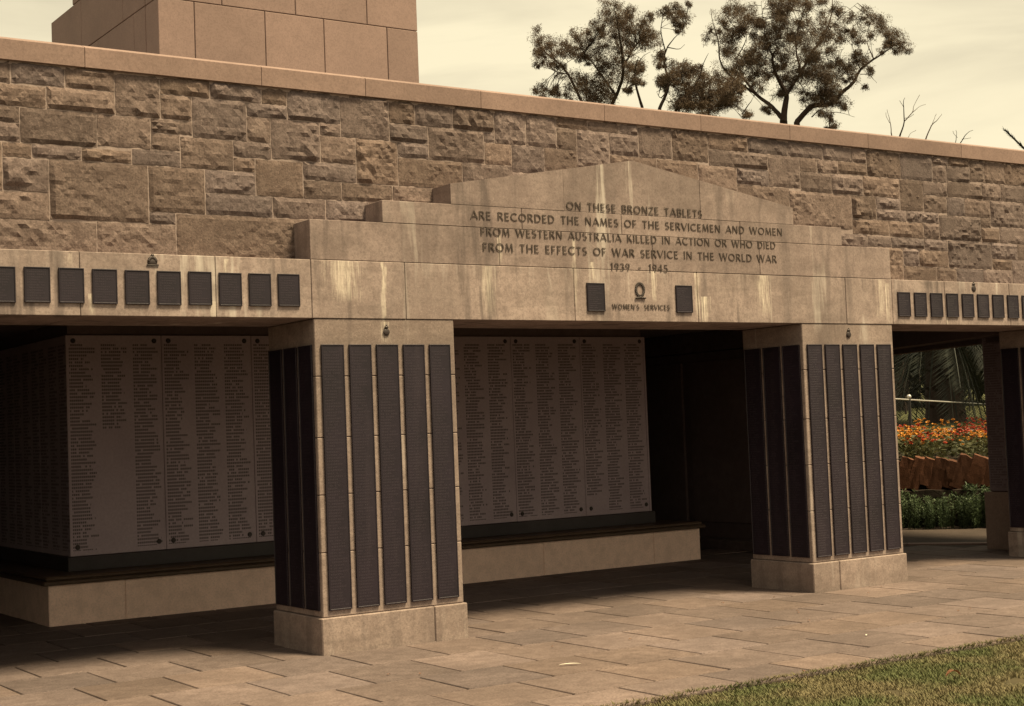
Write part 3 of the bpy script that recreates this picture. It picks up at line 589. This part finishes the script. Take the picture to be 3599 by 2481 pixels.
structure('eave_roof', ([(14.3, 11.36, 2.935), (15.3, 11.36, 2.935), (16.9, 15.9, 2.935), (14.3, 18.9, 2.935), (14.3, 11.36, 3.13), (15.3, 11.36, 3.13), (16.9, 15.9, 3.13), (14.3, 18.9, 3.13)], [(3, 2, 1, 0), (4, 5, 6, 7), (0, 1, 5, 4), (1, 2, 6, 5), (2, 3, 7, 6), (3, 0, 4, 7)]), 'inner')

# ================================================================ tower behind the wall
tw = empty('memorial_tower', (8.1, 16.5, 4.37), 'square reddish granite tower of large smooth blocks rising behind the coping', 'tower')
TX0, TX1, TY0, TY1 = 6.344, 9.825, 16.5, 20.5
zs = [4.372, 4.75, 5.44, 6.13, 6.822, 7.512, 8.2, 8.9, 9.6]
fx = [[TX0, 7.14, 8.1, 9.09, TX1], [TX0, 6.79, 7.69, 8.48, 9.37, TX1]]
fy = [[TY0, 17.66, 19.23, 20.5], [TY0, 17.29, 18.6, 19.6, 20.5]]
obj('core', bx(TX0 + .02, TX1 - .02, TY0 + .02, 19.5, 4.372, 9.59, 0), 'mortar', tw)
for k, (z0, z1) in enumerate(zip(zs, zs[1:])):
    yb = TY1 if z1 < 7.6 else 19.57; odd = (k + 1) % 2 == 0 and 1 or 0
    jx = fx[1 if k % 2 else 0]; jy = [min(v, yb) for v in fy[1 if k % 2 else 0] if v < yb] + [yb]
    g = .004
    for a, b in zip(jx, jx[1:]): obj('block', bx(a + g, b - g, TY0, TY0 + .4, z0 + g, z1 - g, .006), 'tower', tw)
    for a, b in zip(jy, jy[1:]):
        a2 = max(a, TY0 + .404)
        obj('block', bx(TX0, TX0 + .4, a2 + g, b - g, z0 + g, z1 - g, .006), 'tower', tw)
        obj('block', bx(TX1 - .4, TX1, a2 + g, b - g, z0 + g, z1 - g, .006), 'tower', tw)
obj('fill', bx(TX0 + .3, TX1 - .3, 19.3, 20.45, 4.372, 7.49, 0), 'tower', tw)

# ================================================================ garden behind the building
GD = Vector((.765, .644, 0)).normalized(); GP = Vector((GD.y, -GD.x, 0))      # away from the building, and across
def gp(s, t, z=0): return GD * s + GP * t + Vector((0, 0, z))
PROF = [(23.62, -.05), (23.68, .88), (24.2, .97), (28.0, 1.16), (29.5, 1.22), (34, 1.36), (45, 1.70), (80, 2.9), (250, 8)]
def ground_z(p):
    s = p.x * GD.x + p.y * GD.y
    for (a, za), (b, zb) in zip(PROF, PROF[1:]):
        if a <= s <= b: return za + (zb - za) * (s - a) / (b - a)
    return -.06
def ribbon(s_z, t0, t1, lift=0.0):
    V = []; F = []
    for s, z in s_z: V += [tuple(gp(s, t0, z + lift)), tuple(gp(s, t1, z + lift))]
    for i in range(len(s_z) - 1): F.append((2 * i, 2 * i + 1, 2 * i + 3, 2 * i + 2))
    return V, F
structure('garden_bank', ribbon(PROF[:5], -60, 9), 'soil')
structure('park_terrace', ribbon(PROF[4:], -60, 9), 'park')
structure('park_path', ribbon([(31.2, 1.281), (33.6, 1.350)], -60, 9, .006), 'gravel')
structure('garden_path', ([(14.3, 14.8, -.018), (16.4, 11.9, -.018), (30, 4, -.018), (32, 8, -.018), tuple(gp(22.9, 3, -.018)), tuple(gp(22.9, -8, -.018)), (9, 24, -.018), (9, 21, -.018)], [(0, 1, 2, 3, 4, 5, 6, 7)]), 'gravel')
kb = empty('path_kerb', (15.4, 13.2, 0), 'pale stone kerb strip edging the paving beside the brown garden path', 'kerb')
for k in range(4):
    p0, p1 = Vector((16.3 - .62 * k, 11.75 + .86 * k, 0)), Vector((16.3 - .62 * (k + 1), 11.75 + .86 * (k + 1), 0)); n = Vector((.81, .585, 0))
    V = [tuple(p + n * w + Vector((0, 0, z))) for z in (-.03, .012) for p, w in ((p0, -.10), (p1 - Vector((-.006, .009, 0)), -.10), (p1 - Vector((-.006, .009, 0)), .10), (p0, .10))]
    obj('kerb_stone', (V, [(3, 2, 1, 0), (4, 5, 6, 7), (0, 1, 5, 4), (1, 2, 6, 5), (2, 3, 7, 6), (3, 0, 4, 7)]), 'coping', kb)

edge = empty('rock_edging', gp(23.55, 0), 'low dark rock wall topped with leaning rust-brown rocks, below the marigolds', 'rock wall')
def lump(c, sx, sy, sz, tilt, seed, mat, parent, name):
    b = bmesh.new(); bmesh.ops.create_cube(b, size=2); bmesh.ops.subdivide_edges(b, edges=b.edges, cuts=2, use_grid_fill=True)
    M3 = Matrix.Rotation(tilt, 3, GD)
    for v in b.verts:
        q = v.co.copy(); q = q.lerp(q.normalized() * 1.35, .07); q += Vector((noise.noise(q * 1.3 + Vector((seed, 0, 0))), noise.noise(q * 1.3 + Vector((0, seed, 0))), noise.noise(q * 1.3 + Vector((0, 0, seed))))) * .13
        q = GP * (q.x * sx) + GD * (q.y * sy) + Vector((0, 0, q.z * sz)); v.co = Vector(c) + M3 @ q
    return obj(name, b, mat, parent)
t = -2.6; k = 0
while t < 2.8:
    w = random.uniform(.085, .125); lump(gp(23.66, t, .77 + random.uniform(-.05, .05)), w, .12, random.uniform(.20, .26), R(random.uniform(16, 26)), k * 3.1, 'edging', edge, 'rock'); t += w * 1.74; k += 1
for t in [i * .34 - 3 for i in range(19)]:
    for z in (.12, .38): lump(gp(23.6, t + random.uniform(-.1, .1) + z * .4, z), .19, .12, .15, R(random.uniform(-8, 8)), t * 5 + z, 'darkrock', edge, 'rock')

def flower_plant(kind):
    """a bushy annual: foliage mesh plus one part holding its blooms"""
    V = []; F = []; BV = []; BF = []
    if kind in ('orange', 'red'):
        for i in range(190):
            r = .19 * math.sqrt(random.random()); a = random.uniform(0, 6.283); h = random.uniform(.02, .26 * (1 - (r / .26) ** 2) + .03)
            d = (Vector((math.cos(a), math.sin(a), random.uniform(-.1, .9)))).normalized(); leaf(V, F, Vector((r * math.cos(a), r * math.sin(a), h)), d, d.cross(rdir()).normalized(), random.uniform(.05, .09), .012)
        n = random.randint(18, 34)
        for i in range(n):
            r = .21 * math.sqrt(random.random()); a = random.uniform(0, 6.283); c = Vector((r * math.cos(a), r * math.sin(a), .27 * (1 - (r / .33) ** 2) + random.uniform(.0, .06)))
            for j in range(9):
                t = random.uniform(0, 6.283); d = Vector((math.cos(t), math.sin(t), random.uniform(.1, 1.3))).normalized(); leaf(BV, BF, c, d, d.cross(Vector((0, 0, 1))).normalized(), random.uniform(.022, .034), .012)
        mats = ('marig', kind)
    else:
        for q in range(9):
            a = random.uniform(0, 6.283); r = random.uniform(0, .13); top = Vector((r * 1.8 * math.cos(a), r * 1.8 * math.sin(a), random.uniform(.42, .72)))
            foot = Vector((r * math.cos(a), r * math.sin(a), 0)); tube(V, F, [foot, foot.lerp(top, .5), top], [.006, .005, .003], 4)
            for i in range(46):
                p = foot.lerp(top, random.uniform(.05, 1)); t = random.uniform(0, 6.283); d = Vector((math.cos(t), math.sin(t), random.uniform(-.2, .9))).normalized()
                leaf(V, F, p, d, d.cross(Vector((0, 0, 1))).normalized(), random.uniform(.06, .11), .011)
            if q == 0 and kind == 'pink':
                for i in range(34):
                    p = top + Vector((0, 0, random.uniform(-.12, .05))); t = random.uniform(0, 6.283); d = Vector((math.cos(t), math.sin(t), random.uniform(-.3, .6))).normalized(); leaf(BV, BF, p, d, d.cross(Vector((0, 0, 1))).normalized(), random.uniform(.03, .045), .018)
        mats = ('snap', 'pink')
    return (V, F), (BV, BF), mats
protos = {}
def place_plant(kind, p, sc, var, label, cat, group):
    key = (kind, var)
    if key not in protos:
        a, b, m = flower_plant(kind); me = bpy.data.meshes.new('foliage'); me.from_pydata(a[0], [], a[1]); me.materials.append(MAT[m[0]])
        be = None
        if b[0]: be = bpy.data.meshes.new('blooms'); be.from_pydata(b[0], [], b[1]); be.materials.append(MAT[m[1]])
        protos[key] = (me, be)
    me, be = protos[key]
    e = empty('marigold_plant' if cat == 'flower' else 'snapdragon_plant', p, label, cat, group); e.scale = (sc,) * 3; e.rotation_euler = (0, 0, random.uniform(0, 6.28))
    for nm, m_ in (('foliage', me), ('blooms', be)):
        if m_ is None: continue
        o = bpy.data.objects.new(nm, m_); col.objects.link(o); o.parent = e
        if nm == 'blooms': o['kind'] = 'stuff'
        else: o['kind'] = 'stuff'
for s in (24.05, 24.45, 24.95, 25.5, 26.1, 26.8, 27.5):
    t = -1.5 + random.uniform(0, .15)
    while t < 1.6:
        f = noise.noise(Vector((s * .9, t * 1.3, 4.0))) + t * .30 + (s - 26) * .02
        kd = 'red' if f > .05 else 'orange'
        if random.random() < .15: kd = 'red' if kd == 'orange' else 'orange'
        if s > 24.2 or random.random() < .75:
            place_plant(kd, gp(s + random.uniform(-.1, .1), t, ground_z(gp(s, t)) - .01), random.uniform(1.05, 1.5), random.randint(0, 2),
                        ('bushy marigold covered in orange blooms above rock edging' if kd == 'orange' else 'bushy flowering plant covered in dark red blooms above rock edging'), 'flower', ('orange' if kd == 'orange' else 'red') + ' flowers in the raised bed')
        t += random.uniform(.34, .52)
for s in (22.95, 23.2, 23.42):
    t = -1.4 + random.uniform(0, .2)
    while t < 1.5:
        pk = random.random() < .16
        place_plant('pink' if pk else 'green', gp(s, t, -.03), random.uniform(.60, .98), random.randint(0, 2),
                    ('leafy green snapdragon with a coral pink flower spike, below rock edging' if pk else 'leafy green snapdragon without flowers, growing below rock edging'), 'plant', ('pink-flowered' if pk else 'green') + ' snapdragons below the rocks')
        t += random.uniform(.16, .26)

# post and rail
pt = at_depth(3195, 1395, 29.6); pz = ground_z(pt)
fence = empty('post_and_rail', (pt.x, pt.y, pz), 'dark iron post with thin pale metal rail in front of palm', 'fence')
V = []; F = []; tube(V, F, [Vector((pt.x, pt.y, pz - .1)), Vector((pt.x, pt.y, pt.z - .03))], [.030, .030], 10); obj('post', (V, F), 'iron', fence)
b_ = bmesh.new(); bmesh.ops.create_uvsphere(b_, u_segments=12, v_segments=8, radius=.045)
for v in b_.verts: v.co += Vector((pt.x, pt.y, pt.z + .005))
obj('finial', b_, 'rail', fence, smooth=True)
pl, pr_ = at_depth(3195, 1404.5, 29.6), at_depth(3440, 1418.5, 36); dr = pr_ - pl
V = []; F = []; tube(V, F, [pl - dr * .5, pl, pr_, pr_ + dr * .5], [.014] * 4, 8); obj('rail', (V, F), 'rail', fence)
p2 = pl + dr * 1.4; V = []; F = []; tube(V, F, [Vector((p2.x, p2.y, ground_z(p2) - .1)), p2 + Vector((0, 0, .1))], [.030, .030], 10); obj('post', (V, F), 'iron', fence)
p3 = pl - dr * .45; V = []; F = []; tube(V, F, [Vector((p3.x, p3.y, ground_z(p3) - .1)), p3 + Vector((0, 0, .1))], [.030, .030], 10); obj('post', (V, F), 'iron', fence)

# ---------------------------------------------------------------- palms
def palm(base, hgt, label, nfr=46, flen=3.6, trunk_r=.46, seed=1, lo=-.75):
    random.seed(seed)
    e = empty('palm_tree', base, label, 'palm tree')
    V = []; F = []; tube(V, F, [base + Vector((0, 0, z)) for z in (-.2, .3, hgt * .6, hgt)], [trunk_r * 1.15, trunk_r, trunk_r * .92, trunk_r * 1.05], 16)
    for q in range(int(hgt * 60)):       # old leaf bases
        z = random.uniform(.1, hgt); a = random.uniform(0, 6.283); d = Vector((math.cos(a), math.sin(a), .9)).normalized()
        leaf(V, F, base + Vector((trunk_r * .93 * math.cos(a), trunk_r * .93 * math.sin(a), z)), d, Vector((-math.sin(a), math.cos(a), 0)), .16, .07)
    obj('trunk', (V, F), 'bark', e)
    top = base + Vector((0, 0, hgt))
    for k in range(nfr):
        a = k * 2.39996 + random.uniform(-.2, .2); el = R(70 - 125 * (k / nfr)) ; d = Vector((math.cos(a) * math.cos(el), math.sin(a) * math.cos(el), math.sin(el)))
        V = []; F = []; pts = []; L = flen * random.uniform(.85, 1.1); p = top + d * .2; seg = 12
        for i in range(seg + 1):
            pts.append(p.copy()); d = (d + Vector((0, 0, -.085 - .02 * i / seg))).normalized(); p = p + d * (L / seg)
        tube(V, F, pts, [.035 * (1 - .85 * i / seg) for i in range(seg + 1)], 4)
        for i in range(seg * 6):
            f = .10 + .90 * i / (seg * 6); x = f * seg; j = min(int(x), seg - 1); q = pts[j].lerp(pts[j + 1], x - j); dd = (pts[j + 1] - pts[j]).normalized(); sd_ = dd.cross(Vector((0, 0, 1)))
            sd_ = sd_.normalized() if sd_.length > .05 else Vector((1, 0, 0)); ll = .52 * math.sin(math.pi * (.12 + .80 * f)) + .08
            for sg in (-1, 1):
                ld = (sd_ * sg * .9 + dd * .7 + Vector((0, 0, random.uniform(-.35, .05)))).normalized(); leaf(V, F, q, ld, ld.cross(Vector((0, 0, 1))).normalized() * .6 + Vector((0, 0, .4)), ll, .014)
        obj('frond', (V, F), 'palm', e)
    return e
def on_ground(px, d):
    p = at_depth(px, 1480, d); p.z = ground_z(p); return p
palm(on_ground(3325, 36), 2.7, 'squat date palm with thick trunk and drooping dark fronds behind the rail', 90, 4.0, .46, 3)
palm(on_ground(3172, 47), 4.3, 'smaller palm with slim dark trunk behind the iron post', 34, 3.2, .26, 5)
# the palm whose frond tip shows over the coping
pb_ = at_depth(3960, 800, 26); pb_.z = -.06
tp = palm(pb_, 4.6, 'palm whose single frond tip pokes above the coping', 22, 1.8, .30, 8)
V = []; F = []; fp = [pb_ + Vector((0, 0, 4.6)), at_depth(3830, 690, 26), at_depth(3700, 590, 26), at_depth(3600, 522, 26), at_depth(3548, 472, 26), at_depth(3526, 452, 26)]
tube(V, F, fp, [.03, .028, .025, .02, .014, .006], 5)
for i in range(150):
    f = random.random() * (len(fp) - 1.001); j = int(f); q = fp[j].lerp(fp[j + 1], f - j); dd = (fp[j + 1] - fp[j]).normalized(); sd_ = dd.cross(rdir()).normalized(); ld = (dd * 1.0 + sd_ * .35).normalized(); leaf(V, F, q, ld, ld.cross(Vector((0, 0, 1))).normalized(), .13 if j < 4 else .08, .008)
obj('frond', (V, F), 'palm', tp)

# ---------------------------------------------------------------- shrubs closing the park view
def shrub(base, rx, h, n, mat, label, seed, name='shrub', group='dark shrubs beyond the palm'):
    random.seed(seed); e = empty(name, base, label, 'shrub', group)
    V = []; F = []
    for q in range(5):
        a = random.uniform(0, 6.283); tube(V, F, [base, base + Vector((.3 * rx * math.cos(a), .3 * rx * math.sin(a), h * .5)), base + Vector((.6 * rx * math.cos(a), .6 * rx * math.sin(a), h * .8))], [.06, .04, .015], 5)
    obj('stem', (V, F), 'bark', e); V = []; F = []
    lobes = [(base + Vector((random.uniform(-.7, .7) * rx, random.uniform(-.7, .7) * rx, random.uniform(.15, .85) * h)), random.uniform(.3, .5) * rx) for _ in range(16)]
    for i in range(n):
        c, r = random.choice(lobes); p = c + rdir() * r * random.uniform(.6, 1.05); d = rdir(); d.z -= .3; d.normalize()
        leaf(V, F, p, d, d.cross(rdir()).normalized(), random.uniform(.18, .34), .07)
    tag(obj('crown', (V, F), mat, e), kind='stuff')
for i, (px, d, h) in enumerate(((3080, 50, 5.0), (3220, 52, 5.5), (3330, 54, 5.2), (3440, 50, 5.5), (3570, 52, 5.0), (2950, 58, 6.0))):
    shrub(on_ground(px, d), 2.2, h, 6500, 'hedge', 'dense dark evergreen shrub standing beyond the palms', 20 + i)

# ---------------------------------------------------------------- gum trees over the wall, traced as limbs and leaf clumps
Z = 1 / 1.9225
T2 = lambda x, y: (1200 + x * Z, y * Z)
T3 = lambda x, y: (2400 + x * Z, y * Z)
def gum(label, T, depth, limbs, clumps, seed, r0=.16, leaves=95, name='gum_tree', group='gum trees behind the wall', twigs=True):
    random.seed(seed); kpx = depth / FOC * Z
    P = lambda x, y, dj=0.0: at_depth(*T(x, y), depth + dj)
    b0 = P(*limbs[0][0]); base = Vector((b0.x, b0.y, ground_z(b0)))
    e = empty(name, base, label, 'tree', group); V = []; F = []; paths = []
    for li, L in enumerate(limbs):
        ph = random.uniform(-1, 1); pts = []
        for i, q in enumerate(L): pts.append(P(q[0], q[1], ph * depth * .012 * i / max(1, len(L) - 1) * len(L)))
        # smooth
        fine = []
        for i in range(len(pts) - 1):
            a = pts[max(i - 1, 0)]; b = pts[i]; c = pts[i + 1]; d = pts[min(i + 2, len(pts) - 1)]
            for t in (0, .25, .5, .75):
                fine.append(.5 * ((2 * b) + (c - a) * t + (2 * a - 5 * b + 4 * c - d) * t * t + (3 * b - a - 3 * c + d) * t ** 3) + rdir() * kpx * 1.5)
        fine.append(pts[-1]); paths.append(fine)
        w = (L[0][2] if len(L[0]) > 2 else 14) * kpx * .5; n = len(fine)
        tube(V, F, fine, [max(w * (1 - .88 * i / (n - 1)), .006) for i in range(n)], 6)
        if li == 0 or (len(L[0]) > 3):
            foot = base if li == 0 else Vector((pts[0].x, pts[0].y, ground_z(pts[0])))
            tube(V, F, [foot - Vector((0, 0, .2)), foot.lerp(pts[0], .5) + rdir() * .08, fine[0], fine[1]], [w * 1.7, w * 1.25, w, w * .96], 8)
    allp = [p for f in paths for p in f]
    clumps = [q for q in clumps] + [(x + random.gauss(0, r * .9), y + random.gauss(0, r * .8), r * random.uniform(.35, .7)) for (x, y, r) in clumps for _ in range(3)]
    LV = []; LF = []
    for (x, y, r) in clumps:
        dj = random.uniform(-1, 1) * depth * .022; c = P(x, y, dj); rr = r * kpx * 1.2
        near = min(allp, key=lambda p: (p - c).length); 
        if twigs:
            mid = near.lerp(c, .5) + rdir() * rr * .3; tube(V, F, [near, mid, c], [.010, .007, .004], 4)
            for q in range(4): tube(V, F, [mid.lerp(c, random.random()), c + rdir() * rr * .8], [.006, .003], 3)
        subs = [(c + Vector((random.gauss(0, .5), random.gauss(0, .5), random.gauss(0, .42))) * rr, rr * random.uniform(.4, 1.0)) for _ in range(9)]
        for i in range(int(leaves * 4.0 * (.5 + (r / 55.0) ** 2 * .7))):
            s_c, s_r = random.choice(subs); p = s_c + rdir() * s_r * random.random() ** .5
            d = (rdir() * .8 + Vector((0, 0, -.55))).normalized(); leaf(LV, LF, p, d, d.cross(rdir()).normalized(), random.uniform(.06, .13), random.uniform(.005, .010))
    obj('trunk', (V, F), 'bark', e)
    if LF: tag(obj('crown', (LV, LF), 'gum', e), kind='stuff')
    return e
gum('gum tree with open rounded crown of separate leaf clumps, its stem forking low', T2, 50,
 [[(1830, 700, 26), (1880, 590), (1905, 480), (1895, 350), (1880, 250), (1860, 130), (1840, 50)], [(1850, 640, 18), (1760, 510), (1700, 430), (1640, 360), (1590, 280)],
  [(1630, 700, 22, 1), (1530, 500), (1440, 400), (1350, 330), (1330, 270)], [(1905, 450, 14), (1980, 320), (2060, 250), (2120, 250)], [(1530, 500, 8), (1440, 480), (1360, 430)], [(1640, 360, 8), (1560, 400), (1450, 480)]],
 [(1340, 260, 45), (1390, 300, 50), (1480, 290, 60), (1330, 370, 35), (1330, 430, 25), (1440, 380, 40), (1600, 240, 50), (1620, 310, 60), (1700, 260, 60), (1680, 370, 60), (1780, 330, 60), (1840, 70, 55), (1790, 130, 55), (1870, 140, 70), (1930, 130, 60), (1990, 190, 60), (2050, 130, 40), (2090, 230, 50), (2110, 280, 50), (1920, 230, 60), (1830, 230, 50), (1840, 420, 60), (1870, 520, 60), (1820, 570, 70), (1740, 600, 70), (1560, 540, 60), (1620, 570, 60), (1680, 620, 60), (1540, 600, 50), (1780, 660, 60), (1720, 670, 50), (1330, 610, 35), (1400, 630, 40), (1450, 620, 30), (1880, 330, 50), (1480, 450, 25), (1600, 400, 30), (1540, 330, 40), (1740, 200, 40), (2020, 240, 40), (1960, 60, 30), (1720, 500, 40), (1780, 430, 45)], 31)
gum('thin young gum with small leaf tufts on one bare leaning stem', T2, 46,
 [[(2032, 720, 20), (1985, 560), (1990, 450), (2010, 380)], [(1985, 560, 8), (1940, 590), (1920, 620)], [(1990, 450, 8), (2040, 380), (2090, 350)]],
 [(1970, 410, 40), (2000, 490, 40), (1960, 540, 28), (2010, 540, 22), (1940, 610, 20), (2020, 430, 25), (1970, 470, 35)], 32, leaves=80)
gum('spindly gum with twisting bare branches and dense low foliage at its foot', T2, 48,
 [[(2150, 732, 24), (2210, 580), (2180, 420), (2190, 350), (2230, 280), (2310, 200)], [(2190, 350, 10), (2160, 220), (2170, 100), (2150, 60)], [(2210, 600, 12), (2160, 660), (2130, 620)], [(2260, 740, 16, 1), (2330, 640), (2400, 560), (2450, 420), (2480, 360)], [(2330, 640, 10), (2300, 520), (2310, 440)], [(2480, 745, 14, 1), (2560, 690), (2640, 560), (2690, 440)], [(2200, 320, 8), (2280, 330), (2320, 300)]],
 [(2170, 80, 30), (2260, 80, 50), (2300, 110, 45), (2290, 180, 30), (2140, 380, 30), (2150, 430, 25), (2170, 540, 28), (2220, 520, 45), (2290, 480, 50), (2300, 600, 60), (2270, 700, 40), (2347, 480, 50), (2407, 500, 50), (2367, 580, 70), (2457, 560, 60), (2337, 660, 60), (2427, 660, 70), (2507, 620, 60), (2557, 560, 55), (2607, 600, 60), (2637, 540, 45), (2557, 690, 60), (2487, 720, 60), (2627, 690, 50), (2687, 600, 40), (2367, 720, 50), (2747, 770, 30), (2647, 640, 40), (2400, 640, 60), (2320, 690, 50), (2450, 720, 50), (2580, 640, 55), (2200, 560, 35)], 33, leaves=120)
gum('large spreading gum tree with heavy forking limbs and wide leafy crown', T3, 52,
 [[(680, 818, 52), (690, 720), (700, 640), (660, 560), (620, 480), (605, 380), (640, 330)], [(672, 800, 34), (600, 720), (500, 640), (420, 540), (380, 460), (360, 400)], [(500, 640, 20), (380, 560), (290, 480), (250, 400), (240, 280), (200, 140), (190, 60)],
  [(770, 825, 40, 1), (870, 720), (1000, 700), (1080, 620), (1150, 560), (1200, 470), (1290, 400), (1380, 340), (1450, 290)], [(700, 640, 26), (750, 560), (800, 490), (860, 370), (940, 260), (1000, 120), (1010, 0), (1020, -60)], [(800, 490, 16), (765, 330), (780, 200), (830, 40), (850, -40)],
  [(1290, 400, 10), (1250, 300), (1250, 240)], [(1200, 470, 8), (1150, 330), (1140, 280)], [(605, 380, 12), (560, 260), (540, 120), (530, 20)], [(420, 250, 10), (340, 170), (290, 100)], [(360, 400, 10), (430, 260), (400, 200)], [(940, 260, 8), (1060, 120), (1180, 20)], [(860, 370, 8), (1000, 350), (1090, 330)], [(1200, 500, 6), (1260, 510), (1310, 560)], [(990, 800, 8, 1), (1010, 760), (1080, 765), (1160, 790)], [(870, 790, 10), (930, 740), (1010, 720)], [(400, 770, 10), (450, 700), (480, 650)]],
 [(270, 120, 50), (340, 90, 50), (400, 110, 60), (460, 130, 60), (520, 160, 50), (200, 230, 40), (280, 250, 50), (330, 300, 60), (380, 250, 50), (310, 350, 60), (400, 380, 70), (450, 440, 70), (380, 460, 50), (520, 280, 60), (480, 330, 50), (560, 230, 70), (620, 270, 70), (640, 180, 60), (620, 60, 50), (660, 40, 40), (720, 30, 50), (790, 20, 50), (840, 30, 40), (720, 150, 60), (690, 280, 60), (760, 260, 50), (800, 180, 50), (840, 260, 70), (900, 180, 60), (920, 260, 60), (980, 150, 50), (1060, 90, 50), (1000, 250, 50), (1060, 210, 40), (880, 330, 60), (850, 420, 70), (930, 420, 60), (780, 470, 60), (720, 560, 50), (760, 540, 60), (860, 510, 60), (920, 530, 70), (980, 480, 50), (1010, 560, 60), (950, 610, 70), (1030, 620, 60), (880, 640, 50), (850, 700, 40), (1080, 680, 40), (1000, 670, 50), (1070, 470, 50), (1130, 430, 50), (1200, 400, 40), (1240, 430, 40), (1150, 520, 40), (1270, 120, 45), (1330, 170, 55), (1230, 200, 50), (1170, 240, 40), (1390, 220, 50), (1460, 270, 50), (1480, 320, 35), (1400, 290, 40), (520, 560, 40), (480, 500, 50), (1020, 390, 40), (560, 480, 40), (640, 450, 40), (960, 760, 40), (1010, 848, 30), (640, 640, 30), (570, 740, 25), (430, 190, 50), (600, 330, 55), (540, 400, 45), (700, 400, 45), (820, 340, 60), (470, 390, 50), (690, -20, 50), (900, -30, 50)], 34, leaves=115)
for lab, sd_, lm in (('bare dead sapling with two forked twigs showing over coping', 41, [[(1465, 925, 12), (1495, 820), (1490, 700), (1500, 660)], [(1495, 820, 8), (1550, 760), (1560, 720), (1600, 640)], [(1550, 760, 5), (1600, 720), (1640, 705)], [(1410, 915, 8, 1), (1400, 820), (1380, 740)], [(1400, 830, 4), (1375, 790), (1372, 760)], [(1490, 720, 4), (1470, 690), (1465, 680)], [(1500, 800, 4), (1535, 790), (1560, 770)]]),
                     ('short bare dead twig leaning right over coping', 42, [[(1640, 945, 10), (1680, 850), (1720, 810), (1750, 770)], [(1680, 850, 4), (1700, 800), (1712, 770)], [(1520, 930, 4, 1), (1540, 900), (1575, 880)]]),
                     ('low bare twiggy bush tip showing above coping beside frond', 43, [[(1870, 975, 8), (1920, 900), (1960, 880)], [(1840, 975, 6, 1), (1850, 910), (1846, 880)], [(1885, 940, 4), (1925, 935), (1945, 930)], [(1855, 930, 3), (1830, 900), (1825, 885)]])):
    gum(lab, T3, 44, lm, [], sd_, name='dead_sapling', group='dead saplings behind the wall')

# ================================================================ lawn blades, litter
random.seed(77)
GV = []; GF = []
def blade(x, y, h):
    a = random.uniform(0, 6.283); w = random.uniform(.0022, .004); dx, dy = math.cos(a), math.sin(a); k = h * random.uniform(.2, 1.0); b = len(GV); z0 = -.032
    GV.extend([(x - dy * w, y + dx * w, z0), (x + dy * w, y - dx * w, z0), (x + dx * k * .45 + dy * w * .7, y + dy * k * .45 - dx * w * .7, z0 + h * .65), (x + dx * k, y + dy * k, z0 + h)])
    GF.extend([(b, b + 1, b + 2), (b, b + 2, b + 3)])
for i in range(120000):
    x, y = random.uniform(4.6, 11.2), 7.25 - random.random() ** 1.1 * 2.2
    if x > 4.6 + (y - 5) * .4 and noise.noise(Vector((x * 2.2, y * 2.2, 0))) > -.55: blade(x, y, random.uniform(.015, .033))
for i in range(5000):      # ragged fringe creeping over the slabs
    x = random.uniform(4.6, 11.2); e_ = 7.25 + .035 * noise.noise(Vector((x * 3, 1, 0))) + .02 * noise.noise(Vector((x * 13, 5, 0)))
    blade(x, e_ - random.random() * .05 + .02, random.uniform(.03, .055))
for i in range(40000):
    blade(random.uniform(-6, 16), 7.22 - random.random() ** .6 * 8, random.uniform(.03, .05))
tag(obj('grass', (GV, GF), 'grass'), 'short patchy green and straw-coloured lawn grass', 'grass', kind='stuff')

def flat_bit(name, p, L, W, rot, mat, label, cat, curl=.008, group=None):
    V = []; F = []; n = 6
    for i in range(n + 1):
        t = i / n; w = W * math.sin(math.pi * min(.97, .06 + .9 * t)); z = .004 + curl * math.sin(t * 3.1)
        for s in (-1, 0, 1): V.append(((t - .5) * L, s * w, z + (.35 * curl if s else 0)))
    for i in range(n):
        for k in range(2): a = 3 * i + k; F.append((a, a + 3, a + 4, a + 1))
    o = obj(name, (V, F), mat, None, p); o.rotation_euler = (random.uniform(-.1, .1), 0, rot); return tag(o, label, cat, group)
q = at_z(2004, 2340, 0); flat_bit('feather', (q.x, q.y, .006), .16, .011, R(-26), 'paper', 'white feather lying on the paving in front of inscribed lintel', 'feather', .006)
q = at_z(3047, 2237, 0); flat_bit('paper_scrap', (q.x, q.y, .004), .022, .008, R(20), 'paper', 'tiny white scrap on paving near the lawn edge', 'litter')
q = at_z(3352, 2387, 0); flat_bit('fallen_leaf', (q.x, q.y, .015), .10, .030, R(-20), 'dryleaf', 'large curled brown leaf lying on the lawn', 'leaf', .03)
for px, py in [(2722, 2100), (3098, 2064), (3408, 2142), (2824, 2364), (2540, 2122)] + [(random.uniform(1300, 3500), 0) for _ in range(9)]:
    q = at_z(px, py or 2420 - (px - 1300) * .13 - random.random() * 120, 0); flat_bit('fallen_leaf', (q.x, q.y, .003), random.uniform(.02, .035), .008, random.uniform(0, 6), 'dryleaf', 'small brown leaf lying on the paving slabs', 'leaf', .006, 'small leaves on the paving')
